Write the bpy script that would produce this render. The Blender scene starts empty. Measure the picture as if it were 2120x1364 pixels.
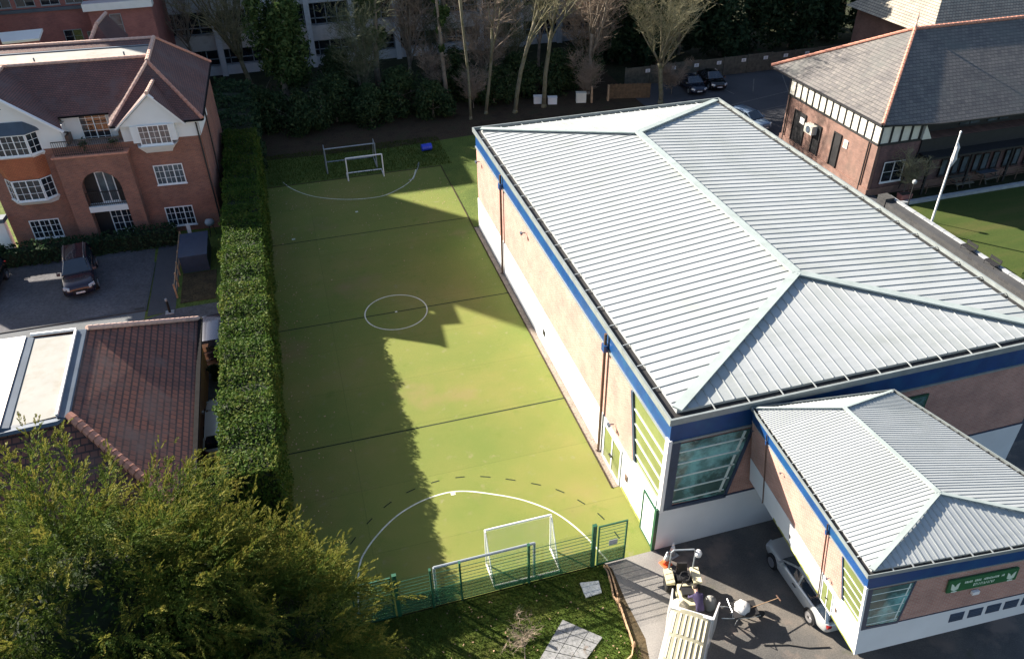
import bpy, math, random
import numpy as np
from mathutils import Vector, Matrix
random.seed(7)
RNG = np.random.default_rng(7)
D = bpy.data
SC = bpy.context.scene
COL = SC.collection
rad = math.radians

# ------------------------------------------------------------------ camera
cam = D.cameras.new("camera")
cam.sensor_width = 36.0
cam.lens = 36.0 * 1633.77 / 2120.0
cam.clip_start = 0.2
cam.clip_end = 2000
camo = D.objects.new("camera", cam)
COL.objects.link(camo)
YAW, PITCH, ROLL = 0.27133, 0.61841, -0.01911
fw = Vector((math.sin(YAW)*math.cos(PITCH), math.cos(YAW)*math.cos(PITCH), -math.sin(PITCH)))
rt = Vector((math.cos(YAW), -math.sin(YAW), 0))
up = rt.cross(fw)
rt2 = rt*math.cos(ROLL) + up*math.sin(ROLL)
up2 = up*math.cos(ROLL) - rt*math.sin(ROLL)
camo.matrix_world = Matrix(((rt2.x, up2.x, -fw.x, 0), (rt2.y, up2.y, -fw.y, 0), (rt2.z, up2.z, -fw.z, 28.0), (0, 0, 0, 1)))
SC.camera = camo

# ------------------------------------------------------------------ light
SUN_EL = rad(27.5)
SUN_AZ = math.atan2(-0.67, 0.74)         # from +Y towards +X (negative: to the left)
world = D.worlds.new("World")
SC.world = world
world.use_nodes = True
wn = world.node_tree
sky = wn.nodes.new("ShaderNodeTexSky")
sky.sky_type = 'NISHITA'
sky.sun_disc = False
sky.sun_elevation = SUN_EL
sky.sun_rotation = SUN_AZ
wn.links.new(sky.outputs[0], wn.nodes["Background"].inputs[0])
wn.nodes["Background"].inputs[1].default_value = 0.052
sl = D.lights.new("sun", 'SUN')
sl.energy = 4.8
sl.angle = rad(0.5)
sl.color = (1.0, 0.90, 0.77)
so = D.objects.new("sun", sl)
COL.objects.link(so)
sd = Vector((math.sin(SUN_AZ)*math.cos(SUN_EL), math.cos(SUN_AZ)*math.cos(SUN_EL), math.sin(SUN_EL)))
so.rotation_euler = sd.to_track_quat('Z', 'Y').to_euler()
so.location = (-40, 60, 60)
SC.view_settings.view_transform = 'Standard'
SC.view_settings.look = 'None'
SC.view_settings.exposure = 1.95
SC.view_settings.gamma = 1.0

# ------------------------------------------------------------------ materials
def newmat(name):
    m = D.materials.new(name)
    m.use_nodes = True
    nt = m.node_tree
    b = nt.nodes["Principled BSDF"]
    return m, nt, b

def coords(nt, world_pos=False):
    if world_pos:
        g = nt.nodes.new("ShaderNodeNewGeometry")
        return g.outputs["Position"]
    t = nt.nodes.new("ShaderNodeTexCoord")
    return t.outputs["Object"]

def noise(nt, vec, scale, detail=4, rough=0.55):
    n = nt.nodes.new("ShaderNodeTexNoise")
    n.inputs["Scale"].default_value = scale
    n.inputs["Detail"].default_value = detail
    n.inputs["Roughness"].default_value = rough
    nt.links.new(vec, n.inputs["Vector"])
    return n.outputs["Fac"]

def ramp(nt, fac, stops):
    r = nt.nodes.new("ShaderNodeValToRGB")
    e = r.color_ramp.elements
    while len(e) < len(stops):
        e.new(0.5)
    for i, (p, c) in enumerate(stops):
        e[i].position = p
        e[i].color = (*c, 1) if len(c) == 3 else c
    nt.links.new(fac, r.inputs[0])
    return r.outputs[0]

def mixc(nt, fac, a, b, mode='MIX'):
    n = nt.nodes.new("ShaderNodeMix")
    n.data_type = 'RGBA'
    n.blend_type = mode
    for sock, v in ((n.inputs[0], fac), (n.inputs[6], a), (n.inputs[7], b)):
        if hasattr(v, 'links'):
            nt.links.new(v, sock)
        elif isinstance(v, (int, float)):
            sock.default_value = v
        else:
            sock.default_value = (*v, 1)
    return n.outputs[2]

def math_(nt, op, a, b=0.0):
    n = nt.nodes.new("ShaderNodeMath")
    n.operation = op
    for s, v in ((n.inputs[0], a), (n.inputs[1], b)):
        if hasattr(v, 'links'):
            nt.links.new(v, s)
        else:
            s.default_value = v
    return n.outputs[0]

def bump(nt, b, h, strength=0.3, dist=0.02):
    n = nt.nodes.new("ShaderNodeBump")
    n.inputs["Strength"].default_value = strength
    n.inputs["Distance"].default_value = dist
    nt.links.new(h, n.inputs["Height"])
    nt.links.new(n.outputs[0], b.inputs["Normal"])

def plain(name, col, rough=0.6, metal=0.0, var=0.12, scale=3.0, spec=None, dirt_or_reflection=None):
    m, nt, b = newmat(name)
    v = coords(nt)
    f = noise(nt, v, scale, 5)
    lo = tuple(c*(1-var) for c in col)
    hi = tuple(min(1, c*(1+var)) for c in col)
    c = ramp(nt, f, [(0.3, lo), (0.7, hi)])
    if dirt_or_reflection:
        f2 = noise(nt, v, dirt_or_reflection[1], 6, 0.65)
        k = ramp(nt, f2, [(dirt_or_reflection[2], (0, 0, 0)), (dirt_or_reflection[3], (1, 1, 1))])
        c = mixc(nt, k, c, dirt_or_reflection[0])
    nt.links.new(c, b.inputs["Base Color"])
    b.inputs["Roughness"].default_value = rough
    b.inputs["Metallic"].default_value = metal
    if spec is not None:
        b.inputs["Specular IOR Level"].default_value = spec
    return m

def wall_uv(nt):
    """u runs along the wall (x or y by facing), v is height"""
    v = coords(nt)
    g = nt.nodes.new("ShaderNodeTexCoord")
    s = nt.nodes.new("ShaderNodeSeparateXYZ"); nt.links.new(v, s.inputs[0])
    n = nt.nodes.new("ShaderNodeSeparateXYZ"); nt.links.new(g.outputs["Normal"], n.inputs[0])
    ax = math_(nt, 'ABSOLUTE', n.outputs[0]); ay = math_(nt, 'ABSOLUTE', n.outputs[1])
    k = math_(nt, 'GREATER_THAN', ax, ay)
    u = nt.nodes.new("ShaderNodeMix")
    nt.links.new(k, u.inputs[0]); nt.links.new(s.outputs[0], u.inputs[2]); nt.links.new(s.outputs[1], u.inputs[3])
    c = nt.nodes.new("ShaderNodeCombineXYZ")
    nt.links.new(u.outputs[0], c.inputs[0]); nt.links.new(s.outputs[2], c.inputs[1])
    return c.outputs[0], v

def bricky(name, c1, c2, mortar, bw=0.225, bh=0.075, ms=0.1, rough=0.85, stain=None, vstretch=1.0, bmp=0.4):
    m, nt, b = newmat(name)
    uv, v = wall_uv(nt)
    if vstretch != 1.0:
        mp = nt.nodes.new("ShaderNodeMapping"); mp.inputs["Scale"].default_value = (1, vstretch, 1)
        nt.links.new(uv, mp.inputs[0]); uv = mp.outputs[0]
    t = nt.nodes.new("ShaderNodeTexBrick")
    t.inputs["Scale"].default_value = 1.0
    t.inputs["Brick Width"].default_value = bw
    t.inputs["Row Height"].default_value = bh
    t.inputs["Mortar Size"].default_value = bh*ms
    t.inputs["Color1"].default_value = (*c1, 1)
    t.inputs["Color2"].default_value = (*c2, 1)
    t.inputs["Mortar"].default_value = (*mortar, 1)
    nt.links.new(uv, t.inputs["Vector"])
    f = noise(nt, v, 0.7, 6, 0.65)
    k = ramp(nt, f, [(0.3, (0.72, 0.72, 0.74)), (0.7, (1.15, 1.12, 1.1))])
    c = mixc(nt, 1.0, t.outputs[0], k, 'MULTIPLY')
    if stain:
        f2 = noise(nt, v, stain[1], 6, 0.7)
        k2 = ramp(nt, f2, [(stain[2], (0, 0, 0)), (stain[3], (1, 1, 1))])
        c = mixc(nt, k2, c, stain[0])
    nt.links.new(c, b.inputs["Base Color"])
    b.inputs["Roughness"].default_value = rough
    bump(nt, b, t.outputs["Fac"], -bmp, 0.015)
    return m

def ground(name, stops, scale=0.6, fine=18.0, fineamt=0.35, patch=None, rough=0.95, bmp=0.4, stretch=None):
    m, nt, b = newmat(name)
    v = coords(nt, True)
    vv = v
    if stretch:
        mp = nt.nodes.new("ShaderNodeMapping"); mp.inputs["Scale"].default_value = stretch
        nt.links.new(v, mp.inputs[0]); vv = mp.outputs[0]
    f = noise(nt, vv, scale, 8, 0.6)
    c = ramp(nt, f, stops)
    f2 = noise(nt, v, fine, 3, 0.7)
    k = ramp(nt, f2, [(0.3, (1-fineamt,)*3), (0.7, (1+fineamt,)*3)])
    c = mixc(nt, 1.0, c, k, 'MULTIPLY')
    if patch:
        for pc, ps, a, z in patch:
            f3 = noise(nt, v, ps, 6, 0.6)
            k3 = ramp(nt, f3, [(a, (0, 0, 0)), (z, (1, 1, 1))])
            c = mixc(nt, k3, c, pc)
    nt.links.new(c, b.inputs["Base Color"])
    b.inputs["Roughness"].default_value = rough
    b.inputs["Specular IOR Level"].default_value = 0.2
    bump(nt, b, f2, bmp, 0.03)
    return m

def leafmat(name, c1, c2, c3, trans=0.35, rough=0.6, rnd=0.6, pat=0.45, ps=0.9):
    m, nt, b = newmat(name)
    g = nt.nodes.new("ShaderNodeNewGeometry")
    f = g.outputs["Random Per Island"]
    v = coords(nt, True)
    n = noise(nt, v, ps, 3)
    mix = math_(nt, 'ADD', math_(nt, 'MULTIPLY', f, rnd), math_(nt, 'MULTIPLY', n, pat))
    c = ramp(nt, mix, [(0.15, c1), (0.5, c2), (0.88, c3)])
    nt.links.new(c, b.inputs["Base Color"])
    b.inputs["Roughness"].default_value = rough
    b.inputs["Specular IOR Level"].default_value = 0.06
    t = nt.nodes.new("ShaderNodeBsdfTranslucent")
    nt.links.new(c, t.inputs[0])
    ms = nt.nodes.new("ShaderNodeMixShader")
    ms.inputs[0].default_value = trans
    nt.links.new(b.outputs[0], ms.inputs[1]); nt.links.new(t.outputs[0], ms.inputs[2])
    nt.links.new(ms.outputs[0], nt.nodes["Material Output"].inputs[0])
    return m

def paint(name, col, rough=0.25, coat=0.6, metal=0.3):
    m = plain(name, col, rough, metal, 0.05, 2.0)
    m.node_tree.nodes["Principled BSDF"].inputs["Coat Weight"].default_value = coat
    return m

def glassy(name, col, rough=0.08, spec=0.8, var=0.4, scale=0.8):
    m = plain(name, col, rough, 0.0, var, scale, spec)
    return m

def seethrough(name, col, opacity):
    m, nt, b = newmat(name)
    b.inputs["Base Color"].default_value = (*col, 1)
    b.inputs["Roughness"].default_value = 0.8
    v = coords(nt)
    f = noise(nt, v, 30, 2)
    k = ramp(nt, f, [(0.3, (opacity-0.12,)*3), (0.7, (min(1, opacity+0.12),)*3)])
    t = nt.nodes.new("ShaderNodeBsdfTransparent")
    ms = nt.nodes.new("ShaderNodeMixShader")
    nt.links.new(k, ms.inputs[0]); nt.links.new(t.outputs[0], ms.inputs[1]); nt.links.new(b.outputs[0], ms.inputs[2])
    nt.links.new(ms.outputs[0], nt.nodes["Material Output"].inputs[0])
    return m

M = {}
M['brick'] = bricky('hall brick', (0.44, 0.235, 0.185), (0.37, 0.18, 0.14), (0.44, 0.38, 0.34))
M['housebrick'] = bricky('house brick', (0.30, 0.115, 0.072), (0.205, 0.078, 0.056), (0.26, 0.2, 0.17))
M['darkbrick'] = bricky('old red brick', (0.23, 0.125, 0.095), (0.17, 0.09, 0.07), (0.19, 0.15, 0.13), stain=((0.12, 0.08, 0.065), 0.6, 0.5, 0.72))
M['redbrick'] = bricky('plum red brick', (0.34, 0.12, 0.105), (0.27, 0.09, 0.085), (0.28, 0.18, 0.16))
M['orangebrick'] = bricky('orange brick', (0.46, 0.2, 0.09), (0.4, 0.17, 0.075), (0.4, 0.28, 0.2))
M['tiles'] = bricky('plum clay tiles', (0.19, 0.08, 0.065), (0.13, 0.06, 0.055), (0.05, 0.03, 0.03), 0.17, 0.085, 0.16, 0.8, stain=((0.11, 0.075, 0.075), 0.5, 0.5, 0.72), vstretch=1.0)
M['tilehang'] = bricky('hung clay tiles', (0.42, 0.14, 0.06), (0.36, 0.11, 0.05), (0.2, 0.07, 0.04), 0.16, 0.1, 0.1)
M['browntiles'] = bricky('red concrete tiles', (0.23, 0.085, 0.055), (0.155, 0.065, 0.05), (0.045, 0.025, 0.025), 0.3, 0.17, 0.14, 0.8, stain=((0.13, 0.085, 0.075), 0.45, 0.48, 0.7))
M['slate'] = bricky('mossy grey slate', (0.16, 0.15, 0.14), (0.105, 0.1, 0.1), (0.055, 0.053, 0.05), 0.34, 0.17, 0.1, 0.7, stain=((0.085, 0.09, 0.085), 0.35, 0.5, 0.75))
M['creamtile'] = bricky('lichen cream slates', (0.36, 0.33, 0.26), (0.28, 0.26, 0.21), (0.1, 0.09, 0.08), 0.35, 0.2, 0.12, 0.8)
M['ridge'] = plain('clay ridge tile', (0.5, 0.23, 0.16), 0.8, 0, 0.2, 6)
M['ridgepink'] = plain('pale clay ridge tile', (0.55, 0.36, 0.29), 0.75, 0, 0.2, 6)
M['hallroof'] = plain('pale standing seam metal', (0.35, 0.375, 0.385), 0.5, 0.1, 0.06, 0.5, dirt_or_reflection=((0.28, 0.31, 0.305), 1.7, 0.48, 0.8))
def roofmat():
    m, nt, b = newmat('pale standing seam metal')
    v = coords(nt)
    def st(sc, k):
        mp = nt.nodes.new("ShaderNodeMapping"); mp.inputs["Scale"].default_value = sc
        nt.links.new(v, mp.inputs[0]); return noise(nt, mp.outputs[0], k, 6, 0.62)
    base = ramp(nt, st((0.35, 2.6, 1), 0.9), [(0.3, (0.31, 0.335, 0.34)), (0.5, (0.36, 0.385, 0.395)), (0.7, (0.38, 0.40, 0.405))])
    k = ramp(nt, noise(nt, v, 0.35, 7, 0.65), [(0.46, (0, 0, 0)), (0.75, (0.75, 0.75, 0.75))])
    c = mixc(nt, k, base, (0.27, 0.295, 0.275))
    k2 = ramp(nt, noise(nt, v, 9, 4, 0.7), [(0.66, (0, 0, 0)), (0.74, (0.5, 0.5, 0.5))])
    c = mixc(nt, k2, c, (0.22, 0.23, 0.2))
    nt.links.new(c, b.inputs["Base Color"]); b.inputs["Roughness"].default_value = 0.5; b.inputs["Metallic"].default_value = 0.1
    return m
M['hallroof'] = roofmat()
M['seam'] = plain('roof seam metal', (0.31, 0.335, 0.34), 0.45, 0.1, 0.08, 2)
M['ridgecap'] = plain('pale green ridge cap', (0.33, 0.38, 0.37), 0.45, 0.1, 0.08, 1.2, dirt_or_reflection=((0.26, 0.3, 0.28), 2, 0.5, 0.8))
M['gutter'] = plain('grey gutter lip', (0.24, 0.27, 0.27), 0.4, 0.2, 0.15, 2)
M['gutterdark'] = plain('black gutter floor', (0.012, 0.012, 0.013), 0.7, 0, 0.3, 3)  # near-black tone over the whole trough floor
M['blue'] = plain('blue fascia paint', (0.008, 0.05, 0.17), 0.35, 0, 0.18, 1.0, dirt_or_reflection=((0.01, 0.085, 0.2), 0.8, 0.5, 0.75))
M['white'] = plain('white render', (0.7, 0.7, 0.7), 0.8, 0, 0.05, 0.8)
M['hallwhite'] = plain('white hall base', (0.62, 0.64, 0.66), 0.7, 0, 0.05, 0.7)
M['shadefrontbrick'] = bricky('plum brick darkened for shade', (0.17, 0.085, 0.08), (0.12, 0.06, 0.06), (0.13, 0.1, 0.1), stain=((0.05, 0.035, 0.035), 0.5, 0.45, 0.7))  # clubhouse brick copy, darkened to put the front's shade into its colour
M['whitepaint'] = plain('white gloss paint', (0.74, 0.74, 0.74), 0.4, 0, 0.04, 3)
M['upvc'] = plain('white window frame', (0.78, 0.79, 0.8), 0.4, 0, 0.03, 3)
M['slateframe'] = plain('dark blue grey frame', (0.035, 0.055, 0.095), 0.4, 0, 0.15, 3)
M['paleframe'] = plain('pale green transom', (0.62, 0.72, 0.68), 0.4, 0, 0.08, 3)
M['teal'] = plain('teal glass with painted reflections', (0.06, 0.12, 0.11), 0.06, 0.0, 0.5, 0.6, 0.9, dirt_or_reflection=((0.22, 0.5, 0.5), 0.5, 0.47, 0.62))  # brighter teal blotches are reflections painted into the colour
M['olive'] = glassy('glass painted with olive reflection', (0.16, 0.19, 0.07), 0.12, 0.8, 0.25, 0.6)  # olive reflection put into the pane's base colour
M['pane'] = glassy('dark window glass', (0.015, 0.02, 0.028), 0.05, 0.8, 0.5, 0.9)
M['curtain'] = glassy('window glass with pale blind', (0.085, 0.105, 0.12), 0.15, 0.4, 0.4, 1.5)
M['brownpipe'] = plain('brown downpipe', (0.12, 0.075, 0.055), 0.5, 0, 0.2, 4)
M['gutterblack'] = plain('matt black gutter', (0.01, 0.01, 0.011), 0.95, 0, 0.25, 4, 0.1)
M['kerbdark'] = plain('dark granite kerb', (0.055, 0.06, 0.068), 0.9, 0, 0.2, 3)
M['black'] = plain('black paint', (0.012, 0.012, 0.014), 0.6, 0, 0.25, 4)
M['olivetwig2'] = plain('dull green twigs', (0.10, 0.11, 0.06), 0.95, 0, 0.35, 2)
M['rubber'] = plain('tyre rubber', (0.014, 0.014, 0.015), 0.85, 0, 0.25, 9)
M['alloy'] = plain('alloy rim', (0.5, 0.5, 0.52), 0.3, 0.8, 0.12, 8)
M['steel'] = plain('galvanised steel', (0.42, 0.44, 0.45), 0.4, 0.6, 0.15, 6)
M['dullsteel'] = plain('dull grey goal tube', (0.25, 0.285, 0.32), 0.5, 0.2, 0.12, 6)
M['green'] = plain('green fence paint', (0.012, 0.075, 0.04), 0.45, 0, 0.15, 4)
M['windbreak'] = seethrough('green windbreak netting', (0.03, 0.15, 0.075), 0.55)
M['net'] = seethrough('white goal net', (0.7, 0.75, 0.72), 0.13)
M['darknet'] = seethrough('dark goal net', (0.1, 0.14, 0.13), 0.25)
M['slabgrey'] = plain('mottled grey slab', (0.20, 0.205, 0.21), 0.9, 0, 0.25, 6, dirt_or_reflection=((0.14, 0.09, 0.06), 2.2, 0.6, 0.75))
M['slabpale'] = plain('pale slab', (0.42, 0.45, 0.46), 0.9, 0, 0.12, 6)
M['wood'] = plain('edging board', (0.38, 0.25, 0.15), 0.8, 0, 0.3, 3)
M['panel'] = plain('fence timber', (0.10, 0.095, 0.075), 0.9, 0, 0.35, 2.5)
M['rust'] = plain('rusty brown timber', (0.12, 0.075, 0.04), 0.9, 0, 0.35, 3)
M['lead'] = plain('lead flashing', (0.07, 0.095, 0.13), 0.5, 0.1, 0.15, 1.4)
M['membrane'] = plain('beige flat roof membrane', (0.235, 0.235, 0.22), 0.8, 0, 0.08, 1.0, dirt_or_reflection=((0.18, 0.165, 0.135), 0.9, 0.5, 0.75))
M['whiteroofing'] = plain('white roof surface', (0.78, 0.78, 0.76), 0.7, 0, 0.05, 1.0)
M['timberblack'] = plain('black timber', (0.014, 0.014, 0.016), 0.6, 0, 0.2, 4)
M['cream'] = plain('cream plaster', (0.66, 0.63, 0.54), 0.8, 0, 0.08, 1.5)
M['concrete'] = plain('office concrete band', (0.55, 0.57, 0.6), 0.85, 0, 0.12, 0.8, dirt_or_reflection=((0.4, 0.41, 0.43), 0.8, 0.5, 0.75))
M['concretewarm'] = plain('warm concrete band', (0.56, 0.53, 0.51), 0.85, 0, 0.12, 0.8, dirt_or_reflection=((0.32, 0.29, 0.28), 0.8, 0.5, 0.75))
M['stone'] = bricky('dark stone wall', (0.045, 0.048, 0.052), (0.03, 0.032, 0.036), (0.05, 0.05, 0.05), 0.45, 0.22, 0.1, 0.9)
M['coping'] = plain('stone coping', (0.28, 0.3, 0.32), 0.8, 0, 0.2, 2)
M['signgreen'] = plain('green sign board', (0.012, 0.11, 0.035), 0.5, 0, 0.12, 3)
M['letter'] = plain('sign lettering', (0.55, 0.66, 0.55), 0.6, 0, 0.06, 5)
M['orange'] = plain('orange cone plastic', (0.75, 0.13, 0.04), 0.5, 0, 0.12, 6)
M['bluebarrel'] = plain('blue barrel plastic', (0.02, 0.05, 0.5), 0.35, 0, 0.1, 4)
M['skin'] = plain('skin', (0.45, 0.27, 0.2), 0.6, 0, 0.08, 8)
M['purple'] = plain('purple shirt', (0.035, 0.027, 0.075), 0.9, 0, 0.2, 8)
M['trouser'] = plain('black trousers', (0.012, 0.012, 0.016), 0.9, 0, 0.3, 8)
M['hair'] = plain('dark hair', (0.02, 0.014, 0.01), 0.8, 0, 0.3, 20)
M['machine'] = plain('cream machine paint', (0.62, 0.57, 0.38), 0.45, 0, 0.12, 3)
M['sack'] = plain('cream woven sack', (0.66, 0.62, 0.46), 0.95, 0, 0.15, 9)
M['bagwhite'] = plain('white plastic bag', (0.55, 0.55, 0.55), 0.6, 0, 0.1, 7)
M['vanroof'] = plain('cream van roof', (0.25, 0.24, 0.175), 0.5, 0, 0.08, 2, dirt_or_reflection=((0.2, 0.185, 0.13), 3, 0.5, 0.8))
M['bark'] = plain('grey brown bark', (0.20, 0.165, 0.13), 0.95, 0, 0.4, 2)
M['palebark'] = plain('pale olive bark', (0.19, 0.17, 0.115), 0.95, 0, 0.4, 1.6, dirt_or_reflection=((0.09, 0.085, 0.035), 1.6, 0.45, 0.62))
M['twig'] = plain('brown twigs', (0.24, 0.185, 0.14), 0.95, 0, 0.35, 2)
M['olivetwig'] = plain('olive twigs', (0.23, 0.21, 0.12), 0.95, 0, 0.35, 2)
M['leafdark'] = leafmat('dark evergreen leaf', (0.014, 0.034, 0.018), (0.03, 0.06, 0.03), (0.07, 0.105, 0.05))
M['ivy'] = leafmat('ivy leaf', (0.02, 0.045, 0.014), (0.055, 0.095, 0.03), (0.13, 0.17, 0.06))
M['hedge'] = leafmat('hedge leaf', (0.02, 0.055, 0.010), (0.055, 0.10, 0.018), (0.14, 0.145, 0.03), 0.35, 0.6, 0.4, 0.62, 0.5)
M['cypress'] = leafmat('golden cypress spray', (0.025, 0.055, 0.010), (0.065, 0.10, 0.018), (0.15, 0.15, 0.03), 0.35, 0.6, 0.28, 0.72, 1.3)
M['cypressgold'] = leafmat('golden cypress tip', (0.06, 0.09, 0.015), (0.135, 0.145, 0.026), (0.27, 0.215, 0.05), 0.35, 0.6, 0.35, 0.65, 1.6)
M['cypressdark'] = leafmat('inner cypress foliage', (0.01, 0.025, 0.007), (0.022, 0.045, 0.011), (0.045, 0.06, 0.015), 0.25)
M['grassblade'] = leafmat('grass blade', (0.03, 0.06, 0.01), (0.06, 0.09, 0.015), (0.10, 0.11, 0.03))
M['shrub'] = leafmat('shrub leaf', (0.02, 0.04, 0.018), (0.04, 0.07, 0.03), (0.09, 0.12, 0.05))
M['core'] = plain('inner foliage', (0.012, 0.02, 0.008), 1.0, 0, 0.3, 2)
M['soilcore'] = plain('inner twigs', (0.03, 0.025, 0.018), 1.0, 0, 0.3, 2)

# ------------------------------------------------------------------ mesh helpers
class MB:
    def __init__(s, f=None):
        s.v = []; s.f = []; s.mi = []; s.map = f; s.cur = 0
    def mat(s, i):
        s.cur = i; return s
    def pts(s, ps):
        b = len(s.v)
        s.v += [tuple(p) for p in ps]
        return b
    def face(s, *idx):
        s.f.append(tuple(idx)); s.mi.append(s.cur)
    def poly(s, ps):
        b = s.pts(ps); s.face(*range(b, b+len(ps)))
        return s
    def hexa(s, p):
        """8 points: bottom 4 ccw, top 4 ccw"""
        b = s.pts(p)
        for q in ((3, 2, 1, 0), (4, 5, 6, 7), (0, 1, 5, 4), (1, 2, 6, 5), (2, 3, 7, 6), (3, 0, 4, 7)):
            s.face(*[b+i for i in q])
        return s
    def box(s, x0, y0, z0, x1, y1, z1):
        x0, x1 = min(x0, x1), max(x0, x1); y0, y1 = min(y0, y1), max(y0, y1); z0, z1 = min(z0, z1), max(z0, z1)
        return s.hexa([(x0, y0, z0), (x1, y0, z0), (x1, y1, z0), (x0, y1, z0), (x0, y0, z1), (x1, y0, z1), (x1, y1, z1), (x0, y1, z1)])
    def gbox(s, x0, y0, z0, x1, y1, z1, n=(8, 8, 4)):
        """box with gridded sides, so a bent mapping stays smooth"""
        lo = (x0, y0, z0); hi = (x1, y1, z1)
        for ax in range(3):
            a, b = [i for i in range(3) if i != ax]
            for e in (lo, hi):
                base = len(s.v)
                for i in range(n[a]+1):
                    for j in range(n[b]+1):
                        p = [0, 0, 0]; p[ax] = e[ax]
                        p[a] = lo[a]+(hi[a]-lo[a])*i/n[a]; p[b] = lo[b]+(hi[b]-lo[b])*j/n[b]
                        s.v.append(tuple(p))
                for i in range(n[a]):
                    for j in range(n[b]):
                        k = base+i*(n[b]+1)+j
                        q = (k, k+1, k+n[b]+2, k+n[b]+1)
                        s.face(*(q if (e is lo) == (ax != 1) else q[::-1]))
        return s
    def bar(s, a, b, w, h, upv=(0, 0, 1)):
        a = Vector(a); b = Vector(b); d = (b-a)
        if d.length < 1e-6: return s
        d.normalize(); u = Vector(upv)
        if abs(d.dot(u)) > 0.98: u = Vector((0, 1, 0))
        r = d.cross(u).normalized(); u = r.cross(d).normalized()
        r = r*(w/2); u = u*(h/2)
        return s.hexa([a-r-u, b-r-u, b+r-u, a+r-u, a-r+u, b-r+u, b+r+u, a+r+u])
    def tube(s, path, rs, n=8, cap=True):
        path = [Vector(p) for p in path]
        if not isinstance(rs, (list, tuple)): rs = [rs]*len(path)
        rings = []
        prev = None
        for i, p in enumerate(path):
            if i == 0: d = path[1]-p
            elif i == len(path)-1: d = p-path[i-1]
            else: d = (path[i+1]-path[i-1])
            d.normalize()
            if prev is None:
                a = Vector((0, 0, 1)) if abs(d.z) < 0.9 else Vector((1, 0, 0))
                r = d.cross(a).normalized()
            else:
                r = (prev - d*prev.dot(d))
                if r.length < 1e-5: r = d.cross(Vector((0.3, 0.5, 0.8)))
                r.normalize()
            prev = r
            u = d.cross(r)
            rings.append(s.pts([p + (r*math.cos(2*math.pi*k/n) + u*math.sin(2*math.pi*k/n))*rs[i] for k in range(n)]))
        for a, b in zip(rings, rings[1:]):
            for k in range(n):
                s.face(a+k, a+(k+1) % n, b+(k+1) % n, b+k)
        if cap:
            s.face(*[rings[0]+k for k in reversed(range(n))]); s.face(*[rings[-1]+k for k in range(n)])
        return s
    def lathe(s, prof, n=16, c=(0, 0, 0), axis='z'):
        rings = []
        for r, z in prof:
            ps = []
            for k in range(n):
                a = 2*math.pi*k/n
                q = (r*math.cos(a), r*math.sin(a), z)
                if axis == 'y': q = (q[0], q[2], q[1])
                if axis == 'x': q = (q[2], q[0], q[1])
                ps.append((c[0]+q[0], c[1]+q[1], c[2]+q[2]))
            rings.append(s.pts(ps))
        for a, b in zip(rings, rings[1:]):
            for k in range(n):
                s.face(a+k, a+(k+1) % n, b+(k+1) % n, b+k)
        s.face(*[rings[0]+k for k in reversed(range(n))]); s.face(*[rings[-1]+k for k in range(n)])
        return s
    def prism(s, poly, off):
        n = len(poly); off = Vector(off)
        a = s.pts(poly); b = s.pts([Vector(p)+off for p in poly])
        s.face(*[a+i for i in reversed(range(n))]); s.face(*[b+i for i in range(n)])
        for i in range(n):
            s.face(a+i, a+(i+1) % n, b+(i+1) % n, b+i)
        return s
    def build(s, name, m, parent=None, smooth=False, fix=True):
        me = D.meshes.new(name)
        v = s.v
        if s.map: v = [s.map(*p) for p in v]
        me.from_pydata([tuple(p) for p in v], [], s.f)
        mats = m if isinstance(m, (list, tuple)) else [m]
        for x in mats: me.materials.append(x)
        if len(mats) > 1: me.polygons.foreach_set('material_index', s.mi)
        if fix:
            import bmesh
            bm = bmesh.new(); bm.from_mesh(me)
            bmesh.ops.recalc_face_normals(bm, faces=bm.faces)
            bm.to_mesh(me); bm.free()
        if smooth: me.polygons.foreach_set('use_smooth', [True]*len(me.polygons))
        me.update()
        o = D.objects.new(name, me)
        COL.objects.link(o)
        if parent is not None: o.parent = parent
        return o

def quads_obj(name, V, m, parent=None, n=4):
    """V: (N,n,3) loose faces"""
    V = np.asarray(V, dtype=np.float32)
    N = V.shape[0]
    me = D.meshes.new(name)
    me.vertices.add(N*n); me.vertices.foreach_set('co', V.reshape(-1))
    me.loops.add(N*n); me.loops.foreach_set('vertex_index', np.arange(N*n, dtype=np.int32))
    me.polygons.add(N); me.polygons.foreach_set('loop_start', np.arange(0, N*n, n, dtype=np.int32))
    me.materials.append(m)
    me.update(calc_edges=True)
    o = D.objects.new(name, me); COL.objects.link(o)
    if parent is not None: o.parent = parent
    return o

def tag(o, label, cat, group=None):
    o['label'] = label; o['category'] = cat
    if group: o['group'] = group
    return o

def thing(name, label, cat, loc=(0, 0, 0), rz=0, group=None):
    o = D.objects.new(name, None); COL.objects.link(o)
    o.empty_display_size = 0.3
    o.location = loc; o.rotation_euler = (0, 0, rz)
    return tag(o, label, cat, group)

def copy_tree(o, parent=None):
    c = o.copy(); COL.objects.link(c)
    if parent is not None: c.parent = parent
    for ch in list(o.children): copy_tree(ch, c)
    return c

def struct(name, mb, m):
    o = mb.build(name, m); o['kind'] = 'structure'; return o

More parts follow.
